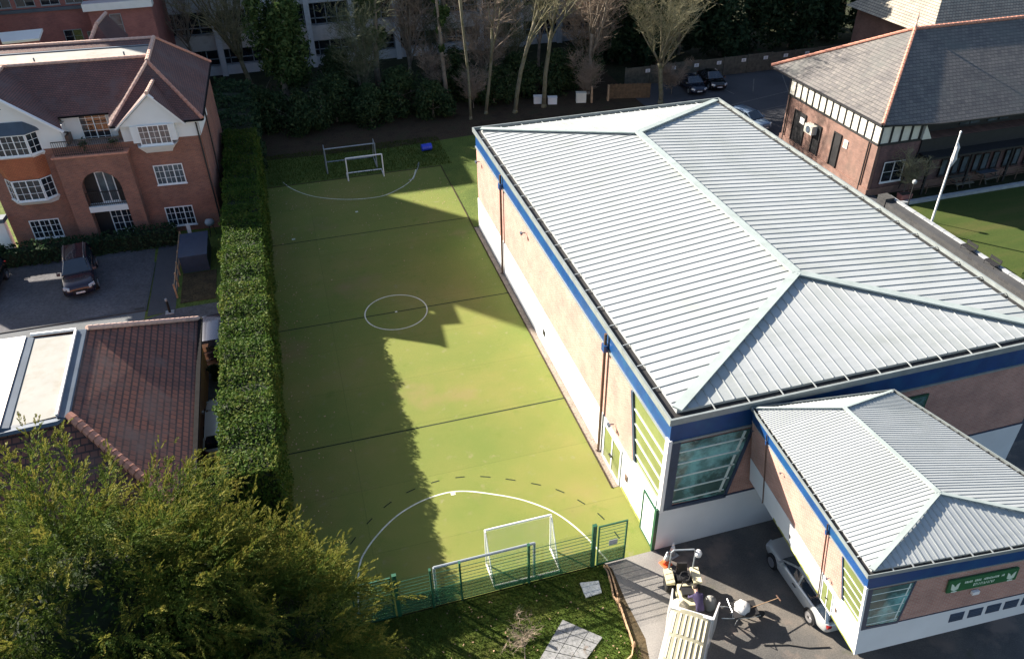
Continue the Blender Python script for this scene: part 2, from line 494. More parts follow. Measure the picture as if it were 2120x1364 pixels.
def leaves(P, Nrm, size, jitter=0.6, aspect=1.6, rng=RNG):
    """quads centred on P facing roughly Nrm"""
    P = np.asarray(P); N = len(P)
    d = np.asarray(Nrm) + rng.normal(0, jitter, (N, 3))
    d /= np.linalg.norm(d, axis=1, keepdims=True)+1e-9
    a = rng.normal(0, 1, (N, 3))
    r = np.cross(d, a); r /= np.linalg.norm(r, axis=1, keepdims=True)+1e-9
    u = np.cross(d, r)
    s = (size*rng.uniform(0.6, 1.4, N))[:, None]
    r = r*s*0.5; u = u*s*0.5*aspect
    return np.stack([P-u, P+r*0.9, P+u, P-r*0.9], 1)

def feathers(P, Dv, length, leaf, width, rng=RNG, pairs=7, droop=0.2):
    """flat feathery sprays: a short axis carrying paired leaflets that shorten to the tip"""
    P = np.asarray(P); N = len(P)
    Dv = Dv/(np.linalg.norm(Dv, axis=1, keepdims=True)+1e-9)
    a = rng.normal(0, 1, (N, 3)); a[:, 2] *= 0.4
    side = np.cross(Dv, np.array((0, 0, 1.0))+a*0.5); side /= np.linalg.norm(side, axis=1, keepdims=True)+1e-9
    L = (length*rng.uniform(0.6, 1.35, N))[:, None]
    out = []
    for k in range(pairs):
        t = (k+0.6)/pairs
        base = P + Dv*L*t; base = base - np.array((0, 0, 1.0))*(droop*L*t*t)
        for sg in (1, -1):
            dd = Dv*1.35 + side*sg*rng.uniform(0.35, 0.85, N)[:, None] + rng.normal(0, 0.1, (N, 3))
            dd /= np.linalg.norm(dd, axis=1, keepdims=True)
            ll = (leaf*(1-0.55*t)*rng.uniform(0.7, 1.3, N))[:, None]
            tip = base+dd*ll
            w = np.cross(dd, rng.normal(0, 1, (N, 3))); w /= np.linalg.norm(w, axis=1, keepdims=True)+1e-9
            w = w*width
            mid = base*0.5+tip*0.5
            out.append(np.stack([base, mid+w, tip, mid-w], 1))
    return np.concatenate(out, 0)

def fronds(P, Dv, length, width, rng=RNG, nb=5, droop=0.25):
    """feathery sprays: nb tapering triangles fanning about direction Dv"""
    P = np.asarray(P); N = len(P)
    Dv = np.asarray(Dv); Dv = Dv/(np.linalg.norm(Dv, axis=1, keepdims=True)+1e-9)
    a = rng.normal(0, 1, (N, 3)); side = np.cross(Dv, a); side /= np.linalg.norm(side, axis=1, keepdims=True)+1e-9
    out = []
    L = length*rng.uniform(0.6, 1.4, N)
    for k in range(nb):
        t = (k-(nb-1)/2)/max(1, (nb-1)/2)
        base = P + Dv*(L*0.18*rng.uniform(0, 1.5, N))[:, None]
        dd = Dv + side*(t*0.75 + rng.normal(0, 0.12, N))[:, None]
        dd[:, 2] -= droop*abs(t)*rng.uniform(0, 1, N)
        dd /= np.linalg.norm(dd, axis=1, keepdims=True)
        tip = base + dd*(L*(1-0.35*abs(t)))[:, None]
        w = np.cross(dd, rng.normal(0, 1, (N, 3))); w /= np.linalg.norm(w, axis=1, keepdims=True)+1e-9
        w = w*(width*rng.uniform(0.6, 1.4, N))[:, None]
        mid = base*0.55+tip*0.45
        out.append(np.stack([base, mid+w, tip, mid-w], 1))
    return np.concatenate(out, 0)
# ------------------------------------------------------------------ setting: ground sheets
ZL = 1.5      # level of the raised housing plot on the left
M['earth'] = ground('dark earth and grass', [(0.35, (0.018, 0.022, 0.012)), (0.55, (0.03, 0.035, 0.016)), (0.7, (0.035, 0.028, 0.018))], 0.35, 5, 0.4)
M['turf'] = ground('worn artificial turf', [(0.30, (0.112, 0.158, 0.034)), (0.52, (0.156, 0.176, 0.044)), (0.72, (0.205, 0.188, 0.06))], 0.13, 34, 0.38,
                   patch=[((0.20, 0.165, 0.07), 0.17, 0.57, 0.72), ((0.05, 0.04, 0.02), 5.5, 0.70, 0.74), ((0.19, 0.19, 0.085), 1.9, 0.6, 0.75), ((0.11, 0.15, 0.026), 0.9, 0.6, 0.8)], bmp=0.25)
M['lawn'] = ground('ragged lawn', [(0.3, (0.035, 0.065, 0.008)), (0.5, (0.055, 0.085, 0.012)), (0.72, (0.09, 0.085, 0.02))], 0.5, 14, 0.5, patch=[((0.06, 0.045, 0.02), 1.3, 0.62, 0.75)], bmp=0.9)
M['verge'] = ground('rough verge grass', [(0.3, (0.06, 0.095, 0.02)), (0.55, (0.09, 0.125, 0.027)), (0.75, (0.125, 0.135, 0.035))], 0.6, 9, 0.5, bmp=0.9)
M['bowling'] = ground('bowling grass darkened for shade', [(0.3, (0.026, 0.05, 0.008)), (0.5, (0.042, 0.062, 0.012)), (0.7, (0.068, 0.068, 0.02))], 0.35, 16, 0.25, bmp=0.3, stretch=(0.25, 1.6, 1))  # grass colour lowered to stand in for shade over the green
M['litter'] = ground('leaf litter', [(0.3, (0.03, 0.022, 0.014)), (0.5, (0.055, 0.038, 0.024)), (0.7, (0.04, 0.04, 0.02))], 0.8, 9, 0.5, bmp=0.9)
M['asphalt'] = ground('patched asphalt', [(0.3, (0.06, 0.061, 0.063)), (0.52, (0.105, 0.10, 0.094)), (0.7, (0.165, 0.145, 0.125))], 0.34, 22, 0.25,
                      patch=[((0.18, 0.145, 0.125), 0.5, 0.55, 0.66), ((0.075, 0.085, 0.05), 0.55, 0.66, 0.8)], rough=0.8)
M['asphalt2'] = ground('car park asphalt', [(0.3, (0.055, 0.058, 0.066)), (0.6, (0.08, 0.082, 0.09))], 0.2, 16, 0.2, rough=0.85)
M['roadgrey'] = ground('estate road asphalt', [(0.3, (0.095, 0.105, 0.115)), (0.7, (0.13, 0.14, 0.15))], 0.3, 20, 0.15, rough=0.85)
M['pathgrey'] = ground('grey path', [(0.3, (0.17, 0.165, 0.16)), (0.6, (0.22, 0.21, 0.20)), (0.8, (0.19, 0.175, 0.15))], 0.6, 20, 0.16, rough=0.9)
M['paving'] = ground('damp block paving', [(0.3, (0.075, 0.075, 0.08)), (0.55, (0.10, 0.10, 0.11)), (0.75, (0.14, 0.135, 0.145))], 0.35, 7, 0.3)
M['soil'] = ground('bare soil strip', [(0.3, (0.035, 0.03, 0.018)), (0.6, (0.075, 0.055, 0.03))], 1.4, 9, 0.5, bmp=1.0)
M['gravel'] = ground('gravel margin', [(0.3, (0.20, 0.17, 0.14)), (0.6, (0.28, 0.23, 0.19))], 1.5, 12, 0.35)
M['linewhite'] = ground('worn white line', [(0.3, (0.42, 0.45, 0.34)), (0.6, (0.6, 0.62, 0.52))], 1.5, 9, 0.2)
M['linedark'] = ground('dark inlaid line', [(0.3, (0.012, 0.02, 0.012)), (0.6, (0.02, 0.03, 0.016))], 1.5, 9, 0.3)
M['linefaint'] = ground('faded bay line', [(0.3, (0.13, 0.13, 0.12)), (0.7, (0.22, 0.21, 0.19))], 1.2, 9, 0.3)

# faint seams where the turf rolls meet
nt = M['turf'].node_tree; b_ = nt.nodes["Principled BSDF"]
src = b_.inputs["Base Color"].links[0].from_socket
br = nt.nodes.new("ShaderNodeTexBrick"); br.offset = 0
br.inputs["Scale"].default_value = 1; br.inputs["Brick Width"].default_value = 200; br.inputs["Row Height"].default_value = 3.9; br.inputs["Mortar Size"].default_value = 0.018
br.inputs["Color1"].default_value = (0.96, 0.96, 0.96, 1); br.inputs["Color2"].default_value = (1.04, 1.04, 1.04, 1); br.inputs["Mortar"].default_value = (0.8, 0.82, 0.8, 1)
nt.links.new(coords(nt, True), br.inputs["Vector"])
nt.links.new(mixc(nt, 1.0, src, br.outputs[0], 'MULTIPLY'), b_.inputs["Base Color"])
def sheet(name, pts, z, m):
    mb = MB(); mb.poly([(x, y, z) for x, y in pts]); return struct(name, mb, m)

sheet('ground', [(-600, -300), (600, -300), (600, 800), (-600, 800)], -0.06, M['earth'])
sheet('pitch', [(-3.9, 20.05), (11.865, 20.05), (11.865, 24.0), (11.5, 24.0), (11.5, 63.2), (-3.9, 63.2)], 0.0, M['turf'])
sheet('grass_verge', [(-3.9, 63.2), (11.5, 63.2), (11.5, 51.5), (13.5, 51.5), (13.5, 53), (34, 53), (34, 70), (-3.9, 70)], -0.008, M['verge'])
sheet('leaf_litter', [(-4.1, 69.2), (8, 68.6), (20, 69.5), (34, 68), (34.5, 84), (-4.1, 84)], -0.004, M['litter'])
sheet('lawn', [(-3.9, 2), (9.1, 2), (9.1, 16.2), (9.25, 18.4), (9.5, 19.98), (-3.9, 19.98)], -0.004, M['lawn'])
sheet('soil_strip', [(9.1, 2), (9.78, 2), (9.78, 15.3), (9.66, 18.1), (9.72, 19.7), (9.5, 19.98), (9.25, 18.4), (9.1, 16.2)], -0.006, M['soil'])
sheet('path', [(5, 2), (11.2, 2), (11.2, 15), (12.1, 18.7), (12.25, 19.3), (11.87, 20.05), (9.5, 20.05), (9.72, 19.7), (9.66, 18.1), (9.72, 16.2), (9.4, 14.9), (8.2, 13.2)], -0.001, M['pathgrey'])
sheet('yard', [(11.2, -40), (80, -40), (80, 21), (11.87, 21), (11.87, 20.05), (12.25, 19.3), (12.1, 18.7), (11.2, 15)], -0.01, M['asphalt'])
sheet('service_path', [(30, 21), (43.0, 21), (43.0, 47), (62, 47), (62, 45.1), (90, 45.1), (90, 51), (30, 51)], -0.012, M['asphalt2'])
sheet('car_park', [(34, 51), (120, 51), (120, 77.4), (34.2, 77.4)], -0.012, M['asphalt2'])
sheet('bowling_green', [(43.5, -10), (110, -10), (110, 44.7), (43.5, 44.7)], -0.02, M['bowling'])
mb = MB(); mb.box(43.2, 44.7, -0.05, 110, 45.05, 0.22); struct('green_kerb', mb, M['coping'])
mb = MB(); mb.box(11.5, 24.0, -0.05, 11.86, 51.4, 0.012); struct('gravel_margin', mb, M['gravel'])
mb = MB(); mb.box(11.44, 24.0, -0.05, 11.5, 63.2, 0.05); mb.box(-3.9, 63.2, -0.05, 11.5, 63.26, 0.03); struct('pitch_edging', mb, M['litter'])

# raised housing plot
mb = MB(); mb.box(-160, -20, -1, -4.15, 79, ZL); struct('raised_plot', mb, M['verge'])
def lsheet(name, pts, dz, m): return sheet(name, pts, ZL+dz, m)
lsheet('parking_paving', [(-40, 45.0), (-19, 44.55), (-10.75, 44.55), (-10.65, 50.6), (-10.7, 52.4), (-40, 56.5)], 0.006, M['paving'])
lsheet('estate_road', [(-40, 30), (-10.7, 30), (-10.7, 44.4), (-19, 44.4), (-40, 44.9)], 0.004, M['roadgrey'])
lsheet('driveway', [(-10.7, 26), (-4.2, 26), (-4.2, 44.1), (-8.8, 44.1), (-10.7, 43.4)], 0.008, M['paving'])
lsheet('footway', [(-10.55, 43.7), (-8.95, 43.95), (-8.95, 52.6), (-10.5, 52.6)], 0.01, M['asphalt2'])
mb = MB()
mb.bar((-40, 44.97, ZL), (-19, 44.5, ZL), 0.16, 0.12); mb.bar((-19, 44.5, ZL), (-10.75, 44.48, ZL), 0.16, 0.12)
mb.bar((-10.7, 44.4, ZL), (-10.6, 50.4, ZL), 0.12, 0.1)
struct('kerb', mb, M['kerbdark'])
mb = MB(); mb.box(-11.35, 44.55, ZL-0.05, -10.8, 44.9, ZL+0.016); struct('drain_grate', mb, M['black'])

# pitch markings
def strip(name, path, w, z, m, closed=False):
    mb = MB(); n = len(path)
    L = []; 
    for i, p in enumerate(path):
        a = path[(i-1) % n] if (closed or i > 0) else path[i]
        b = path[(i+1) % n] if (closed or i < n-1) else path[i]
        d = Vector((b[0]-a[0], b[1]-a[1])).normalized(); nn = Vector((-d.y, d.x))*w/2
        L.append(((p[0]+nn.x, p[1]+nn.y, z), (p[0]-nn.x, p[1]-nn.y, z)))
    rng = range(n) if closed else range(n-1)
    for i in rng:
        j = (i+1) % n
        mb.poly([L[i][0], L[i][1], L[j][1], L[j][0]])
    return struct(name, mb, m)
for y in (53.1, 41.96, 30.88):
    strip('pitch_line', [(-3.3, y), (11.44, y)], 0.085, 0.004, M['linedark'])
cc = (4.07, 41.97)
strip('centre_circle', [(cc[0]+1.96*math.cos(a*math.pi/36), cc[1]+1.96*math.sin(a*math.pi/36)) for a in range(72)], 0.075, 0.006, M['linewhite'], True)
def arc(cx, cy, r, a0, a1, n=40):
    return [(cx+r*math.cos(rad(a0+(a1-a0)*i/n)), cy+r*math.sin(rad(a0+(a1-a0)*i/n))) for i in range(n+1)]
def fitarc(p1, p2, p3):
    ax, ay = p1; bx, by = p2; cx, cy = p3
    d = 2*(ax*(by-cy)+bx*(cy-ay)+cx*(ay-by))
    ux = ((ax*ax+ay*ay)*(by-cy)+(bx*bx+by*by)*(cy-ay)+(cx*cx+cy*cy)*(ay-by))/d
    uy = ((ax*ax+ay*ay)*(cx-bx)+(bx*bx+by*by)*(ax-cx)+(cx*cx+cy*cy)*(bx-ax))/d
    return ux, uy, math.hypot(ax-ux, ay-uy)
ARC1 = [(-0.98, 20.6), (-0.74, 23.02), (-0.1, 24.0), (0.75, 24.85), (1.57, 25.45), (2.7, 25.9), (3.9, 26.05), (4.8, 25.85), (5.72, 25.4), (6.9, 24.75), (7.7, 24.1), (8.41, 23.36), (9.0, 22.3), (9.4, 21.2), (9.69, 20.1)]
def smooth_path(P, k=3):
    for _ in range(k):
        Q = [P[0]]
        for a, b in zip(P, P[1:]):
            Q += [(a[0]*.75+b[0]*.25, a[1]*.75+b[1]*.25), (a[0]*.25+b[0]*.75, a[1]*.25+b[1]*.75)]
        Q.append(P[-1]); P = Q
    return P
strip('goal_arc', smooth_path(ARC1), 0.075, 0.006, M['linewhite'])
DASH = smooth_path([(-2.2, 20.8), (-1.9, 22.6), (-1.51, 23.53), (-0.01, 25.33), (1.6, 26.5), (3.47, 26.93), (5.0, 26.8), (6.22, 26.36), (7.6, 25.6), (8.89, 24.78), (9.8, 23.6), (10.43, 22.44), (10.74, 20.5)], 4)
acc = 0; seg = []; on = True
for a, b in zip(DASH, DASH[1:]):
    if on: seg.append(a)
    acc += math.hypot(b[0]-a[0], b[1]-a[1])
    if acc > (0.52 if on else 0.6):
        if on and len(seg) > 1: strip('dashed_arc', seg, 0.06, 0.006, M['linedark'])
        seg = []; acc = 0; on = not on
strip('goal_arc', smooth_path([(-1.9, 64.2), (-1.3, 62.6), (0, 60.8), (1.51, 59.7), (3.33, 58.95), (5.0, 58.75), (6.06, 58.9), (7.6, 60.0), (8.7, 61.3), (9.25, 63.1)]), 0.08, 0.006, M['linewhite'])
for x, y, s in ((4.14, 25.88, 0.11), (4.07, 41.97, 0.07), (3.4, 56.7, 0.1), (-1.6, 53.7, 0.12)):
    mb = MB(); mb.poly([(x-s, y-s, 0.009), (x+s, y-s, 0.009), (x+s, y+s, 0.009), (x-s, y+s, 0.009)]); struct('penalty_spot', mb, M['linewhite'])
# car park bay lines
for a, b in (((41.3, 68.4), (50.6, 70.6)), ((36, 65.0), (48.4, 67.1)), ((44.35, 71.5), (43.9, 74.9)), ((46.6, 71.6), (48.8, 75.2)), ((49.7, 69.7), (52.4, 75.4))):
    strip('bay_line', [a, b], 0.1, -0.006, M['linefaint'])

# ------------------------------------------------------------------ the sports hall and its small twin
def hall(name, label, cat, fmap, rx, ry0, ry1, rz, rw, extra):
    W, Dy, He = 18.64, 31.26, 7.72
    root = thing(name, label, cat, fmap(0, 0, 0))
    loc = Vector(fmap(0, 0, 0))
    f = lambda x, y, z: tuple(Vector(fmap(x, y, z))-loc)
    def B(): return MB(f)
    B().gbox(0, 0, 0, W, Dy, 2.42).build('lower_wall', M['hallwhite'], root)
    B().gbox(0.04, 0.04, 2.42, W-0.04, Dy-0.04, 6.32).build('wall', M['brick'], root)
    b = B()
    b.gbox(0.02, 0.02, 6.40, W-0.02, Dy-0.02, 7.42)
    x = 0.9
    b.build('fascia', M['blue'], root)
    b = B(); b.gbox(-0.03, -0.03, 6.30, W+0.03, Dy+0.03, 6.40)
    b.build('trim', M['gutter'], root)
    b = B(); b.box(0.03, 0.0, 2.42, W, 0.03, 2.50); b.build('sill_band', M['slateframe'], root)
    # gutter trough: lip, floor
    e = -0.15
    g = B()
    for a in ((e, e, W-e, e+0.09), (e, Dy-e-0.09, W-e, Dy-e)):
        g.box(a[0], a[1], 7.42, a[2], a[3], 7.72)
    for a in ((e, e+0.09, e+0.09, Dy-e-0.09), (W-e-0.09, e+0.09, W-e, Dy-e-0.09)):
        g.box(a[0], a[1], 7.42, a[2], a[3], 7.72)
    gt = g.build('gutter', M['gutter'], root)
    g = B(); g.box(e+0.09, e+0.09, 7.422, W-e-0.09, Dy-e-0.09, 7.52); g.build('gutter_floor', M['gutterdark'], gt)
    # roof planes
    i0 = 0.36; zr0 = 7.64
    c = [(i0, i0, zr0), (W-i0, i0, zr0), (W-i0, Dy-i0, zr0), (i0, Dy-i0, zr0)]
    rn = (rx, ry0, rz); rf = (rx, ry1, rz)
    r = B()
    n = 60
    def eav(y):
        t = 1.0
        if y < ry0: t = (y-i0)/(ry0-i0)
        elif y > ry1: t = (Dy-i0-y)/(Dy-i0-ry1)
        return max(0.0, t)
    ys = sorted([i0+(Dy-2*i0)*k/n for k in range(n+1)]+[ry0, ry1])
    for ya, yb in zip(ys, ys[1:]):
        for xe in (i0, W-i0):
            P = lambda y: ((xe, y, zr0), (xe+(rx-xe)*eav(y), y, zr0+(rz-zr0)*eav(y)))
            pa, pb = P(ya), P(yb)
            q = [pa[0], pb[0], pb[1], pa[1]]
            if eav(ya) == 0: q = [pa[0], pb[0], pb[1]]
            if eav(yb) == 0: q = [pa[0], pb[0], pa[1]]
            r.poly(q if xe > rx else q[::-1])
            r.poly([(xe, ya, 7.5), (xe, yb, 7.5), (xe, yb, zr0), (xe, ya, zr0)])
    n = 36
    def eax(x): return max(0.0, (x-i0)/(rx-i0) if x < rx else (W-i0-x)/(W-i0-rx))
    xs = sorted([i0+(W-2*i0)*k/n for k in range(n+1)]+[rx])
    for xa, xb in zip(xs, xs[1:]):
        if xb-xa < 1e-6: continue
        for ye, yr in ((i0, ry0), (Dy-i0, ry1)):
            P = lambda x: ((x, ye, zr0), (x, ye+(yr-ye)*eax(x), zr0+(rz-zr0)*eax(x)))
            pa, pb = P(xa), P(xb)
            q = [pa[0], pb[0], pb[1], pa[1]]
            if eax(xa) == 0: q = [pa[0], pb[0], pb[1]]
            if eax(xb) == 0: q = [pa[0], pb[0], pa[1]]
            r.poly(q if ye < 5 else q[::-1])
            r.poly([(xa, ye, 7.5), (xb, ye, 7.5), (xb, ye, zr0), (xa, ye, zr0)])
    roof = r.build('roof', M['hallroof'], root, fix=False)
    s = B()
    h = 0.036
    def seam(p, q, over):
        p = Vector(p); q = Vector(q); d = (p-q).normalized()
        if over: p = p + d*0.47
        s.bar(p+Vector((0, 0, h/2)), q+Vector((0, 0, h/2)), rw, h)
    n = 60
    for k in range(1, n):
        y = i0 + (Dy-2*i0)*k/n
        t = 1.0
        if y < ry0: t = (y-i0)/(ry0-i0)
        elif y > ry1: t = (Dy-i0-y)/(Dy-i0-ry1)
        for xe in (i0, W-i0):
            seam((xe, y, zr0), (xe+(rx-xe)*t, y, zr0+(rz-zr0)*t), k % 3 == 0)
    n = 36
    for k in range(1, n):
        x = i0 + (W-2*i0)*k/n
        t = (x-i0)/(rx-i0) if x < rx else (W-i0-x)/(W-i0-rx)
        for ye, yr in ((i0, ry0), (Dy-i0, ry1)):
            seam((x, ye, zr0), (x, ye+(yr-ye)*t, zr0+(rz-zr0)*t), k % 3 == 0)
    s.build('standing_seam', M['seam'], roof)
    k = B(); w = 0.46
    for a, bb in ((rn, rf), (c[0], rn), (c[1], rn), (c[2], rf), (c[3], rf)):
        k.bar(Vector(a)+Vector((0, 0, 0.13)), Vector(bb)+Vector((0, 0, 0.13)), w if a == rn else w*0.9, 0.07)
    k.build('ridge_cap', M['ridgecap'], root)
    # corner glazing, left wall
    p = B(); p.poly([(-0.012, 0.28, 6.28), (-0.012, 3.45, 6.28), (-0.012, 2.62, 2.95), (-0.012, 0.28, 2.62)])
    win = p.build('corner_window', M['olive'], root)
    q = B(); q.bar((-0.03, 3.45, 6.3), (-0.03, 2.62, 2.95), 0.2, 0.12, (1, 0, 0)); q.build('mullion', M['slateframe'], win)
    q = B()
    for z in (3.35, 4.1, 4.85, 5.55):
        ye = 2.62+(3.45-2.62)*(z-2.95)/(6.28-2.95)-0.05
        q.box(-0.05, 0.25, z-0.025, -0.013, ye, z+0.025)
    q.box(-0.09, 0.25, 2.5, -0.013, 2.7, 2.95)
    q.build('transom', M['paleframe'], win)
    # corner glazing, near wall
    p = B(); p.poly([(0.5, -0.015, 2.78), (2.95, -0.015, 2.6), (3.62, -0.015, 6.2), (0.5, -0.015, 6.2)])
    win = p.build('corner_window', M['teal'], root)
    q = B(); q.box(0.12, -0.05, 2.5, 0.5, -0.01, 6.3); q.bar((0.3, -0.03, 2.58), (3.05, -0.03, 2.5), 0.06, 0.2, (0, 0, 1))
    q.bar((3.0, -0.03, 2.5), (3.7, -0.03, 6.3), 0.14, 0.06, (0, 1, 0)); q.build('mullion', M['slateframe'], win)
    q = B()
    for z in (2.92, 3.6, 4.35, 5.1, 5.75):
        xe = 2.95+(3.62-2.95)*(z-2.6)/(6.2-2.6)-0.12
        q.box(0.5, -0.045, z-0.03, xe, -0.016, z+0.03)
    q.build('transom', M['paleframe'], win)
    q = B(); q.bar((2.7, -0.03, 2.85), (3.1, -0.03, 4.9), 0.1, 0.03, (0, 1, 0)); q.bar((3.14, -0.03, 5.1), (3.36, -0.03, 6.15), 0.1, 0.03, (0, 1, 0))  # slanted pale strips painted for light seen inside the glass
    q.build('inner_light_strip', M['paleframe'], win)
    B().box(-0.05, -0.06, 2.42, 0.12, 0.22, 6.5).build('corner_post', M['whitepaint'], root)
    # door with glass leaves
    q = B(); q.box(-0.06, 3.98, 0, -0.002, 6.1, 0.12); q.box(-0.06, 3.98, 2.12, -0.002, 6.1, 2.26)
    for y in (3.98, 4.98, 6.0): q.box(-0.06, y, 0.12, -0.002, y+0.1, 2.12)
    dr = q.build('door', M['upvc'], root)
    q = B(); q.box(-0.03, 4.08, 0.12, -0.004, 4.98, 2.12); q.box(-0.03, 5.08, 0.12, -0.004, 6.0, 2.12); q.build('pane', M['olive'], dr)
    q = B(); q.box(-0.16, 4.9, 1.0, -0.06, 5.16, 1.06); q.build('handle', M['black'], dr)
    for y in (6.5, 24.35):
        q = B(); q.tube([(-0.1, y, 7.2), (-0.1, y, 0.1), (-0.2, y, 0.02)], 0.075, 8)
        dp = q.build('downpipe', M['brownpipe'], root)
        q = B(); q.box(-0.22, y-0.16, 6.25, -0.03, y+0.16, 6.62); q.build('hopper', M['blue'], dp)
    for y, z in ((19.2, 5.75), (30.1, 5.7), (5.1, 2.95)):
        q = B(); q.tube([(-0.02, y, z), (-0.24, y, z+0.05)], 0.03, 6); q.box(-0.34, y-0.11, z-0.04, -0.22, y+0.11, z+0.08); q.tube([(-0.18, y, z+0.02), (-0.26, y+0.12, z-0.2)], 0.02, 6)
        q.build('wall_light', M['lead'], root)
    q = B(); q.box(-0.04, 15.4, 0.85, -0.002, 15.75, 1.2); q.build('vent', M['black'], root)
    q = B(); q.box(-0.05, 3.2, 1.0, -0.002, 3.42, 1.35); q.build('alarm_box', M['brownpipe'], root)
    if extra == 'hall':
        q = B(); q.box(10.5, -0.05, 4.95, 12.2, -0.003, 5.9); nb = q.build('notice_frame', M['green'], root)
        q = B(); q.box(10.6, -0.06, 5.05, 12.1, -0.05, 5.8); q.build('notice', M['teal'], nb)
    else:
        for x in (7.4, 8.95, 10.45, 11.95, 13.45, 14.95):
            q = B(); q.box(x, -0.06, 1.12, x+1.15, -0.002, 1.98); v = q.build('vent', M['slateframe'], root)
            q = B()
            for z in (1.3, 1.5, 1.7): q.box(x+0.08, -0.09, z, x+1.07, -0.06, z+0.06)
            q.build('louvre', M['lead'], v)
        q = B(); q.box(8.5, -0.35, 3.85, 9.05, -0.003, 4.15); q.build('wall_light', M['whitepaint'], root)
    # mossy strip low on the lit wall: green stain has its own shape
    q = B()
    rr = random.Random(3)
    y = 0.2
    while y < 3.8 if extra == 'hall' else y < 20:
        q.box(-0.012, y, 0, -0.001, y+0.9, 0.08+rr.random()*0.2); y += 0.9
    q.build('moss_band', M['moss'], root)
    # green weld-mesh leaf folded against the wall
    return root, B

M['moss'] = plain('moss stain', (0.22, 0.24, 0.06), 0.95, 0, 0.3, 3)
hall_root, HB = hall('sports_hall', 'large brick sports hall with pale seamed metal hip roof and blue fascia', 'sports hall',
                     lambda x, y, z: (11.87+x, 20.07+y, z), 9.32, 6.53, 24.77, 8.55, 0.035, 'hall')
AB = dict(NL=(14.96, 11.59), NR=(23.75, 11.17), FR=(21.9, 19.0), FL=(15.72, 19.75))
AT = dict(NL=(14.60, 11.87), NR=(23.2, 11.05), FR=(21.1, 19.15), FL=(15.2, 19.85))
def interp(x, xs, ys):
    if x <= xs[0]: return ys[0]+(x-xs[0])
    for a, b, c, d in zip(xs, xs[1:], ys, ys[1:]):
        if x <= b: return c+(d-c)*(x-a)/(b-a)
    return ys[-1]+(x-xs[-1])
def amap(x, y, z):
    y = interp(y, (0, 3.45, 6.3, 24.3, 31.26), (0, 5.2, 8.8, 26.2, 31.26))
    s, t, k = x/18.64, y/31.26, z/7.72
    def bl(q):
        return [q['NL'][i]*(1-s)*(1-t)+q['NR'][i]*s*(1-t)+q['FR'][i]*s*t+q['FL'][i]*(1-s)*t for i in (0, 1)]
    a = bl(AB); b = bl(AT)
    return (a[0]*(1-k)+b[0]*k, a[1]*(1-k)+b[1]*k, 3.5+4.05*k)
annex_root, ABx = hall('annex', 'small raised brick annex with seamed hip roof and green sign, over the yard', 'annex', amap, 8.55, 5.63, 23.85, 9.0, 0.1, 'annex')
loc = Vector(amap(0, 0, 0))
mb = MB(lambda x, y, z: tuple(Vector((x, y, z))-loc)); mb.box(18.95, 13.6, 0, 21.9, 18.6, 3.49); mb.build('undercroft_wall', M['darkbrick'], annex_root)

# sign over the annex front
sg = thing('sign', 'long green sign board with two white crests on the annex front', 'sign', amap(6.3, -0.1, 4.55))
sl0 = Vector(amap(6.3, -0.1, 4.55))
def SB(): return MB(lambda x, y, z: tuple(Vector(amap(x, y, z))-sl0))
q = SB(); q.box(6.3, -0.28, 4.6, 11.75, -0.05, 5.78); q.build('board', M['signgreen'], sg)
for x in (6.55, 10.95):
    q = SB()
    q.prism([(x, -0.3, 4.9), (x+0.28, -0.3, 4.75), (x+0.56, -0.3, 4.9), (x+0.6, -0.3, 5.5), (x+0.42, -0.3, 5.35), (x+0.28, -0.3, 5.1), (x+0.14, -0.3, 5.35), (x-0.04, -0.3, 5.5)], (0, -0.03, 0))
    q.box(x+0.08, -0.33, 4.62, x+0.5, -0.3, 4.72)
    q.build('crest', M['letter'], sg)
rr = random.Random(11)
q = SB(); x = 7.55
while x < 10.6:      # upper line, lettering too small to read
    w = rr.uniform(0.05, 0.1); q.box(x, -0.31, 5.28, x+w, -0.285, 5.28+rr.choice((0.16, 0.2, 0.2))); x += w+(0.22 if rr.random() < 0.15 else 0.05)
q.build('lettering', M['letter'], sg)
q = SB(); x = 8.3
while x < 9.95:
    w = rr.uniform(0.06, 0.1); q.box(x, -0.31, 4.85, x+w*0.4, -0.285, 5.12); q.box(x, -0.31, rr.choice((4.85, 4.97, 5.08)), x+w, -0.285, rr.choice((5.0, 5.12))+0.01); x += w+0.07
q.build('lettering', M['letter'], sg)
# ------------------------------------------------------------------ windows and doors
def frame3(o, u, w):
    """map local (a along wall, b height, c outwards) to 3-D with origin o, wall direction u, outward n"""
    o = Vector(o); u = Vector(u).normalized(); n = Vector((u.y, -u.x, 0))
    return lambda a, b, c: tuple(o+u*a+Vector((0, 0, 1))*b+n*c)

def window(parent, o, u, w, h, cols=3, bx=2, by=3, frame=None, pane=None, fw=0.06, bars=True, name='window', depth=0.06):
    f = frame3(o, u, w)
    b = MB(f)
    b.box(0, 0, 0.01, w, fw, depth); b.box(0, h-fw, 0.01, w, h, depth)
    cw = w/cols
    for i in range(cols+1):
        x = min(max(i*cw-fw/2, 0), w-fw)
        b.box(x, fw, 0.01, x+fw, h-fw, depth)
    if bars:
        for i in range(cols):
            for k in range(1, bx):
                x = i*cw+fw/2+(cw-fw)*k/bx
                b.box(x-0.012, fw, 0.012, x+0.012, h-fw, 0.035)
            for k in range(1, by):
                z = h*k/by
                b.box(i*cw+fw/2, z-0.012, 0.011, (i+1)*cw-fw/2, z+0.012, 0.034)
    b.box(-0.05, -0.06, 0.0, w+0.05, -0.001, depth+0.05)
    o_ = b.build(name, frame or M['upvc'], parent)
    b = MB(f); b.poly([(0.02, 0.02, 0.008), (w-0.02, 0.02, 0.008), (w-0.02, h-0.02, 0.008), (0.02, h-0.02, 0.008)])
    b.build('pane', pane or M['pane'], o_)
    return o_

